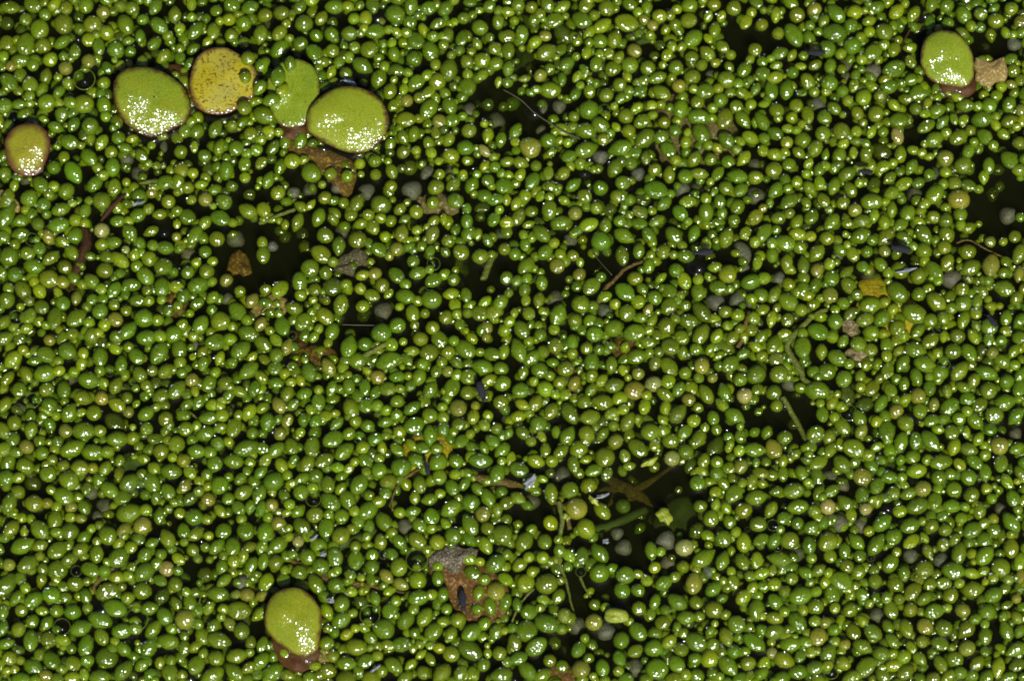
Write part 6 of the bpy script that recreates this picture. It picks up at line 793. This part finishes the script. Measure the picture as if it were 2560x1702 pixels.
for (t, x, y, L, Wd, a, lab) in [('H', 950, 300, 130, 26, 12, 'white feathery shed skin lying across two watermeals near the right'),
     ('K', 125, 195, 110, 55, 50, 'crumpled white shed skin on an olive watermeal in the lower middle'),
     ('K', 620, 290, 95, 30, 20, 'pale blue shed skin left of the brown star-shaped stalk'),
     ('A', 945, 1405, 90, 26, 20, 'pale shed skin on watermeal below the large green duckweed leaf'),
     ('J', 400, 578, 60, 20, 40, 'small white shed skin at the lower left middle'),
     ('K', 645, 600, 36, 46, 80, 'tiny bluish shed skin in the lower right dark gap'),
     ('J', 515, 1010, 40, 50, 60, 'small pale flake right of the lone bottom duckweed leaf'),
     ('J', 825, 1478, 70, 26, 35, 'grey flake on the dark water at the bottom middle left'),
     ('J', 465, 690, 50, 40, 10, 'small translucent white flake above the lone bottom duckweed leaf')]:
    flake('shed_skin', t, x, y, L, Wd, a, .16, M_FLK, lab, 'shed skin', GF, thick=.02, rag=.35)

# ------------------------------------------------------------------ bubbles
def bubble_mats():
    m, t = new_mat('bubble_film')
    tr = nd(t, 'ShaderNodeBsdfTransparent'); tr.inputs[0].default_value = (.93, .96, .90, 1)
    gl = nd(t, 'ShaderNodeBsdfGlossy', Roughness=.06)
    mx = t.nodes.new('ShaderNodeMixShader'); t.links.new(schlick(t, .018, .7), mx.inputs[0])
    t.links.new(tr.outputs[0], mx.inputs[1]); t.links.new(gl.outputs[0], mx.inputs[2])
    o = t.nodes.new('ShaderNodeOutputMaterial'); t.links.new(mx.outputs[0], o.inputs[0])
    m2, t = new_mat('bubble_refraction_rim')
    p = nd(t, 'ShaderNodeBsdfPrincipled', Roughness=.12); p.inputs['Base Color'].default_value = (.13, .19, .015, 1)  # green tint paints the light refracted at the bubble rim
    p.inputs['Alpha'].default_value = .35
    o = t.nodes.new('ShaderNodeOutputMaterial'); t.links.new(p.outputs[0], o.inputs[0])
    return m, m2
M_FILM, M_RING = bubble_mats()
def bubble_mesh():
    V = []; F = []; ns, nr_ = 28, 9
    for i in range(nr_):
        th = math.pi/2*(1-i/nr_)
        for j in range(ns):
            a = 2*math.pi*j/ns; V.append((math.sin(th)*math.cos(a), math.sin(th)*math.sin(a), math.cos(th)*.85))
    V.append((0, 0, .85))
    for i in range(nr_-1):
        for j in range(ns):
            k = (j+1) % ns; F.append((i*ns+j, i*ns+k, (i+1)*ns+k, (i+1)*ns+j))
    for j in range(ns): F.append(((nr_-1)*ns+j, (nr_-1)*ns+(j+1) % ns, len(V)-1))
    film = mesh_from('film', V, F); film.materials.append(M_FILM)
    V = []; F = []
    for i in range(ns):
        a = 2*math.pi*i/ns
        for j in range(6):
            b = 2*math.pi*j/6; r = 1.02+.055*math.cos(b); V.append((r*math.cos(a), r*math.sin(a), .06*math.sin(b)))
    for i in range(ns):
        for j in range(6):
            F.append((i*6+j, ((i+1) % ns)*6+j, ((i+1) % ns)*6+(j+1) % 6, i*6+(j+1) % 6))
    ring = mesh_from('refraction_rim', V, F); ring.materials.append(M_RING)
    return film, ring
BF, BR = bubble_mesh()
bubble_things = []
for (x, y, r) in BUB:
    X, Y = at(x, y, .08); o = bpy.data.objects.new('air_bubble', None); o.empty_display_size = .1
    o.location = (X, Y, .03); s = r/100*1.0; o.scale = (s, s, s); link(o)
    link(bpy.data.objects.new('film', BF), o); link(bpy.data.objects.new('refraction_rim', BR), o)
    bubble_things.append((o, x, y, r))

# ------------------------------------------------------------------ clear caps added to catch the sun: star glints, fine sparkles on skins
def glint_cap_mat():
    m, t = new_mat('clear_glint_cap')
    tr = nd(t, 'ShaderNodeBsdfTransparent'); tr.inputs[0].default_value = (.97, .98, .97, 1)
    gl = nd(t, 'ShaderNodeBsdfGlossy', Roughness=.06)
    mx = t.nodes.new('ShaderNodeMixShader'); t.links.new(schlick(t, .03), mx.inputs[0]); t.links.new(tr.outputs[0], mx.inputs[1]); t.links.new(gl.outputs[0], mx.inputs[2])
    o = t.nodes.new('ShaderNodeOutputMaterial'); t.links.new(mx.outputs[0], o.inputs[0]); return m
M_GLINT = glint_cap_mat()
def cap(half, nseg, nr_):
    V = [(0, 0, 1)]; F = []
    for i in range(1, nr_+1):
        th = half*i/nr_
        for j in range(nseg):
            a = 2*math.pi*j/nseg; V.append((math.sin(th)*math.cos(a), math.sin(th)*math.sin(a), math.cos(th)))
    for j in range(nseg):
        k = (j+1) % nseg; F.append((0, 1+j, 1+k))
        for i in range(nr_-1): F.append((1+i*nseg+j, 1+(i+1)*nseg+j, 1+(i+1)*nseg+k, 1+i*nseg+k))
    return np.array(V), F
Vc, Fc = cap(R(46), 20, 8)
Vd = (Vc-np.array([0, 0, math.cos(R(46))])); DM = mesh_from('glint_cap', Vd, Fc); DM.materials.append(M_GLINT)  # domes added and curved to throw star glints
for (t, x, y, sz, lab) in [('B',838,112,.34,'brightest added star glint near the top of the picture'), ('C',150,775,.32,'bright added glint on the fine thread in the upper middle gap'),
    ('C',865,557,.22,'added glint left of a pair on the long plant in the upper right middle'), ('C',925,552,.16,'smaller right-hand added glint of the pair on the long plant, upper right middle'),
    ('G',1280,270,.34,'added star glint just below the springtail with tiny legs'), ('E',237,858,.26,'added glint near the left edge above a long plant'),
    ('I',940,218,.34,'largest added glint of the cluster at lower left'), ('I',985,197,.24,'upper right added glint of the cluster at lower left'), ('I',890,235,.20,'left added glint of the cluster at lower left'),
    ('I',698,1075,.30,'lone bright added glint above a green plant at lower left'), ('L',826,380,.24,'upper one of the added double glint at lower right'), ('L',798,397,.20,'lower one of the added double glint at lower right'),
    ('D',1075,102,.30,'bright added glint above the round duckweed leaf, upper right'), ('B',465,1020,.26,'added glint at the lower left rim of the wide glossy duckweed leaf'),
    ('H',1440,550,.28,'bright long added glint near the right edge above the slanting springtail'), ('J',145,1535,.28,'added glint at the bottom edge left of the brown leaf below the duckweed'),
    ('H',115,1230,.20,'added glint on the pale straight root at lower right'), ('C',505,1200,.22,'single added glint in the dark gap of the upper right middle'),
    ('E',1128,36,.20,'single added glint between green plants in the left middle'), ('A',535,262,.20,'single small added glint in the upper left'), ('A',1322,720,.30,'added glint where the large green and yellow duckweed leaves touch'),
    ('F',1480,95,.22,'added glint shining in the dark gap above the centre'), ('B',1368,338,.20,'added glint between green plants at the upper middle'), ('K',728,1078,.20,'white added glint on the pale lumpy leaf fragment'),
    ('A',232,840,.18,'added glint at the top of the small reddish duckweed leaf'), ('I',1310,1545,.20,'added glint in a gap at the bottom edge, lower left'), ('L',748,25,.18,'added glint on the dark olive sunken leaf, lower right'),
    ('H',1535,290,.22,'added glint on a tan plant near the right edge'), ('K',305,158,.18,'added glint on a pale dead plant in the lower middle'), ('D',1300,615,.16,'added glint below the round duckweed leaf, upper right')]:
    px, py = tp(t, x, y); z = .30 if t+str(x) in ('A1322', 'B465', 'D1300') else .22
    X, Y = at(px, py, z); o = bpy.data.objects.new('glint_cap', DM); o.location = (X, Y, z); o.scale = (sz, sz*RNG.uniform(.8, 1.1), sz); o.rotation_euler = (RNG.uniform(.1, .4), RNG.uniform(-.1, .2), 0)
    link(o); tag(o, lab, 'water drop', 'clear caps added as sun glints')
Vs, Fs = cap(R(24), 8, 3)  # small caps tilted towards the sun, added for sparkle
BV = []; B3 = []; B4 = []; off = 0
f3 = np.array([f for f in Fs if len(f) == 3]); f4 = np.array([f for f in Fs if len(f) == 4])
cand = [p for p in live+[q for q in extra if q.layer == 'fill'] if p.c != 'd']
for p in cand:
    for _ in range(RNG.poisson(.62)):
        a = R(90)+RNG.normal(0, .9) if RNG.rand() < .7 else RNG.uniform(0, 6.28)
        if p.b and RNG.rand() < .5: cx, cy, cz, rr_, hh = p.bX, p.bY, p.bz, p.b*.5, p.bH*.5
        else: cx, cy, cz, rr_, hh = p.X, p.Y, p.z, p.w*.5, p.H*.5
        u = RNG.uniform(.55, 1.0)
        x, y, z = cx+rr_*u*math.cos(a), cy+rr_*u*math.sin(a), cz+hh*math.sqrt(max(0, 1-u*u))+.004
        z = max(z, .03)
        s_ = RNG.uniform(.10, .20)
        Rm = np.array(Matrix.Rotation(RNG.uniform(.3, .65), 3, 'X') @ Matrix.Rotation(RNG.uniform(-.05, .35), 3, 'Y'))
        W = ((Vs-np.array([0, 0, math.cos(R(24))]))*s_) @ Rm.T+np.array([x, y, z])
        BV.append(W); B3.append(f3+off); B4.append(f4+off); off += len(W)
me = bpy.data.meshes.new('glint_beads'); me.from_pydata(np.concatenate(BV).tolist(), [], np.concatenate(B3).tolist()+np.concatenate(B4).tolist()); me.update()
me.polygons.foreach_set('use_smooth', [True]*len(me.polygons)); me.materials.append(M_GLINT)
tag(link(bpy.data.objects.new('glint_beads', me)), 'fine clear caps added for sparkle all over the green watermeal', 'added sparkle caps', kind='stuff')

# ------------------------------------------------------------------ springtails
M_SPR = simple_mat('springtail_skin', [(.010, .012, .017), (.006, .007, .010), (.018, .020, .028)], 9, .75, .9, spec=.25, fine=34)
M_SPR2 = simple_mat('striped_springtail_skin', [(.10, .14, .18), (.04, .06, .09), (.35, .42, .48)], 9, .4, .6, fine=20)
def spring_body(seg=9, seed=0):
    V = []; F = []; ns = 12; prof = []
    N = seg*4
    for i in range(N+1):
        u = i/N; s = 1-abs(math.sin(math.pi*seg*u))**6*0 ; groove = .86+.14*abs(math.sin(math.pi*seg*u))**.5
        env = math.sin(math.pi*min(.97, max(.03, u)))**.32*(.82+.25*u)
        prof.append((u-.5, .5*.34*env*groove))
    for (x, r) in prof:
        for j in range(ns):
            a = 2*math.pi*j/ns; V.append((x, r*math.cos(a)*1.05, r*math.sin(a)*.85))
    for i in range(N):
        for j in range(ns):
            k = (j+1) % ns; F.append((i*ns+j, i*ns+k, (i+1)*ns+k, (i+1)*ns+j))
    V.append((-.51, 0, 0)); V.append((.51, 0, 0))
    for j in range(ns):
        k = (j+1) % ns; F.append((len(V)-2, k, j)); F.append((len(V)-1, N*ns+j, N*ns+k))
    return V, F
SPR = [('D', 340, 365, 132, 0, 'dark blue-grey springtail lying level left of the upper right corner'),
       ('D', 680, 1185, 105, -5, 'small dark springtail resting on a yellow watermeal at right'),
       ('G', 1328, 172, 140, 3, 'dark springtail with tiny legs showing, above a white star glint'),
       ('H', 925, 150, 150, -10, 'stout dark springtail in the right middle beside a tan watermeal'),
       ('H', 1550, 650, 110, -55, 'slanting dark springtail on a green watermeal near the right edge'),
       ('F', 1555, 1125, 150, -72, 'large upright dark springtail near the middle of the picture'),
       ('J', 1183, 105, 92, -80, 'small upright dark springtail at the end of the thin brown root'),
       ('J', 1425, 1000, 142, -86, 'upright dark springtail on the rust-red decaying leaf at bottom'),
       ('B', 655, 575, 105, -28, 'pale-striped grey springtail above the wide glossy duckweed leaf')]
spring_xy = []
me_body = None
for i, (t, x, y, L, a, lab) in enumerate(SPR):
    px, py = tp(t, x, y); z = .34 if i != 8 else .16
    if i == 7: z = .14
    X, Y = at(px, py, z); L *= ZS/100
    root = bpy.data.objects.new('springtail', None); root.empty_display_size = .1; root.location = (X, Y, z); root.rotation_euler = (0, 0, R(a)+(math.pi if i in (5, 7) else 0)); root.scale = (L*.84, L*1.12, L*1.0)
    link(root); tag(root, lab, 'springtail', 'springtails walking on the watermeal'); spring_xy.append((px, py, lab))
    mt = M_SPR2 if i == 8 else M_SPR
    V, F = spring_body(9); me = mesh_from('body', V, F); me.materials.append(mt); link(bpy.data.objects.new('body', me), root)
    V, F = unit_body(12, 8); V = V*np.array([.20, .24, .2])+np.array([-.53, 0, .0]); me = mesh_from('head', V, F); me.materials.append(mt); link(bpy.data.objects.new('head', me), root)
    for s in (-1, 1):
        V, F = tube([(-.6, .05*s, .03), (-.68, .10*s, .06), (-.75, .13*s, .03), (-.80, .20*s, 0)], .018, 6, lambda u: 1-.4*u)
        me = mesh_from('antenna', V, F); me.materials.append(mt); link(bpy.data.objects.new('antenna', me), root)
        for q in (-.36, -.24, -.12):
            V, F = tube([(q, .12*s, -.06), (q-.02, .21*s, -.05), (q-.03, .26*s, -.14)], .018, 6, lambda u: 1-.5*u)
            me = mesh_from('leg', V, F); me.materials.append(mt); link(bpy.data.objects.new('leg', me), root)

# ------------------------------------------------------------------ labels for the individual plants
LMK = [(FC['f1'], 'the large green duckweed leaf'), (FC['f2'], 'the yellow duckweed leaf'), (FC['f3'], 'the half-covered duckweed leaf'), (FC['f4'], 'the wide glossy duckweed leaf'),
       (FC['f5'], 'the small reddish duckweed leaf'), (FC['f6'], 'the upper right duckweed leaf'), (FC['f7'], 'the lone bottom duckweed leaf'),
       (tp('D', 340, 365), 'the uppermost springtail'), (tp('D', 680, 1185), 'the springtail on yellow watermeal'), (tp('G', 1328, 172), 'the springtail above the glint'),
       (tp('H', 925, 150), 'the stout right springtail'), (tp('H', 1550, 650), 'the slanting springtail at right'), (tp('F', 1555, 1125), 'the large upright central springtail'),
       (tp('J', 1183, 105), 'the springtail by the brown root'), (tp('J', 1425, 1000), 'the springtail on the rusty leaf'),
       (tp('A', 580, 545), 'the bubble left of the large duckweed'), (tp('B', 838, 112), 'the brightest top glint'), (tp('C', 150, 775), 'the glint on the thread'),
       (tp('C', 1270, 900), 'the sunken pinkish leaf'), (tp('H', 850, 560), 'the sunken orange-yellow leaf'), (tp('J', 1180, 0), 'the sunken yellow leaf'),
       (tp('E', 570, 250), 'the red grass blade'), (tp('F', 700, 600), 'the open black water'), (tp('F', 800, 860), 'the ringed olive stem'),
       (tp('G', 740, 330), 'the brown forked stem'), (tp('K', 780, 250), 'the brown star-shaped stalk'), (tp('K', 330, 700), 'the knobbly olive stem'),
       (tp('K', 720, 1115), 'the pale lumpy fragment'), (tp('H', 180, 850), 'the hook-shaped olive stem'), (tp('I', 940, 220), 'the cluster of glints'),
       (tp('I', 940, 1140), 'the large lower left bubble'), (tp('E', 225, 1190), 'the left edge bubble'), (tp('E', 20, 60), 'the left edge'),
       (tp('H', 555, 1275), 'the ringed bubble at lower right'), (tp('L', 825, 385), 'the lower right double glint'), (tp('L', 1600, 370), 'the small white dead watermeal'),
       (tp('L', 1700, 1500), 'the bottom right corner'), (tp('I', 40, 1520), 'the bottom left corner'), (tp('A', 30, 30), 'the top left corner'), (tp('D', 1740, 40), 'the top right corner'),
       (tp('L', 435, 1500), 'the bubble at the bottom edge'), (tp('L', 60, 480), 'the bubble in the lower right'), (tp('C', 1750, 250), 'the black gap at the top'), (tp('D', 1600, 1350), 'the black gap at right edge'),
       (tp('G', 400, 90), 'the white dead watermeal'), (tp('J', 785, 1110), 'the dark ringed bottom bubble')]
def direc(dx, dy):
    a = math.degrees(math.atan2(-dy, dx)) % 360
    return ['right of', 'above right of', 'above', 'above left of', 'left of', 'below left of', 'below', 'below right of'][int((a+22.5)//45) % 8]
def bdir(a):
    a = math.degrees(a) % 360
    return ['right', 'upper right', 'up', 'upper left', 'left', 'lower left', 'down', 'lower right'][int((a+22.5)//45) % 8]
CN = {'g': 'green', 'l': 'yellow-green', 'o': 'olive', 't': 'tan', 'p': 'cream', 'w': 'grey', 'd': 'dark green'}
used = set()
ORD = ['nearest', 'second', 'third', 'fourth', 'fifth', 'sixth', 'seventh', 'eighth']
def look_words(p):
    shape = 'round' if p.e < 1.08 else 'oval' if p.e < 1.25 else 'long'
    s = f'{CN[p.c]} {shape}'
    return s
def labels_for(lst, noun):
    out = []
    for p in lst:
        ds = sorted(((math.hypot(p.x-q[0], p.y-q[1]), i) for i, (q, _) in enumerate(LMK)))
        bud = (f' budding {bdir(p.a)}' if p.b else (f' tilting {["level", "up right", "upright", "up left"][int(((math.degrees(p.a) % 180)+22.5)//45) % 4]}' if p.e >= 1.2 else ''))
        cand = []
        for dd, i in ds[:3]:
            q, nm = LMK[i]; dist = 'just ' if dd < 95 else ('' if dd < 210 else 'well ')
            cand.append(f'{look_words(p)} {noun}{bud}, {dist}{direc(p.x-q[0], p.y-q[1])} {nm}')
        c2 = [f'{cand[0]}, nearer the {"top" if p.y < 851 else "bottom"}', f'{cand[0]} and {direc(p.x-LMK[ds[1][1]][0][0], p.y-LMK[ds[1][1]][0][1])} {LMK[ds[1][1]][1]}']
        for k in (0, 1, 2):
            if cand[k] not in used: s = cand[k]; break
        else:
            s = None
            nb = min((q for q in plants if q is not p), key=lambda q: math.hypot(q.x-p.x, q.y-p.y))
            s = f'{look_words(p)} {noun}{bud}, {direc(p.x-LMK[ds[0][1]][0][0], p.y-LMK[ds[0][1]][0][1])} {LMK[ds[0][1]][1]}, beside {"an" if CN[nb.c][0]=="o" else "a"} {CN[nb.c]} one'
            if s in used: s = f'{look_words(p)} {noun} {direc(p.x-nb.x, p.y-nb.y)} a {CN[nb.c]} one, {direc(p.x-LMK[ds[1][1]][0][0], p.y-LMK[ds[1][1]][0][1])} {LMK[ds[1][1]][1]}'
            if s in used: s = 'plump ' + s
        used.add(s); out.append(s)
    return out
# ------------------------------------------------------------------ the 300 largest watermeals, each with body and bud
BODY = []
for k in SHAPES:
    V, F = unit_body(20, 12, **k); me = mesh_from('plant_body', V, F); me.materials.append(M_OB); BODY.append(me)
V, F = unit_body(16, 10); BUDM = mesh_from('bud', V, F); BUDM.materials.append(M_OB)
def place_plant(p, label, name='watermeal', cat='watermeal', group='large green watermeal plants', meshes=BODY):
    def basis(o, M):
        l, r, s = M.decompose(); o.location = l; o.rotation_mode = 'XYZ'; o.rotation_euler = r.to_euler(); o.scale = s
    if not p.b:
        o = bpy.data.objects.new(name, meshes[p.shape % len(meshes)]); basis(o, xf(p.X, p.Y, p.z, p.yaw, p.pitch, p.roll, p.L, p.w, p.H)); o.color = (*p.col, 1); link(o)
    else:
        o = bpy.data.objects.new(name, None); o.empty_display_size = .1; o.location = (p.X, p.Y, p.z); o.rotation_euler = (0, 0, p.yaw); link(o)
        b = bpy.data.objects.new('plant_body', meshes[p.shape % len(meshes)]); b.rotation_euler = (p.roll, p.pitch, 0); b.scale = (p.L, p.w, p.H); b.color = (*p.col, 1); link(b, o)
        d = p.L*.5+p.b*.20
        c = bpy.data.objects.new('bud', BUDM); c.location = (d, 0, p.bz-p.z); c.rotation_euler = (0, 0, p.byaw-p.yaw); c.scale = (p.bL, p.b, p.bH); c.color = (*p.bcol, 1); link(c, o)
    tag(o, label, cat, group)
for p, lab in zip(heroes, labels_for(heroes, 'watermeal')): place_plant(p, lab)
DB = []
for s in range(3):
    V, F = unit_body(18, 12, lump=.07, seed=20+s, flat=.2*s); me = mesh_from('dead_body', V, F); me.materials.append(M_DEAD); DB.append(me)
for p, lab in zip(dead, labels_for(dead, 'dead watermeal')):
    p.b = 0; place_plant(p, lab, 'dead_watermeal', 'dead watermeal', 'bleached dead watermeals', DB)
for o, x, y, r in bubble_things:
    q = P(); q.x, q.y = x, y
    ds = sorted(((math.hypot(x-c[0], y-c[1]), i) for i, (c, nm) in enumerate(LMK) if 'bubble' not in nm and math.hypot(x-c[0], y-c[1]) > 5))
    sz = 'large' if r > 20 else 'small' if r > 11 else 'tiny'
    for dd, i in ds:
        s = f'{sz} clear air bubble, {"just " if dd < 100 else ""}{direc(x-LMK[i][0][0], y-LMK[i][0][1])} {LMK[i][1]}'
        if s not in used: break
    used.add(s); tag(o, s, 'air bubble', 'air bubbles on the water')
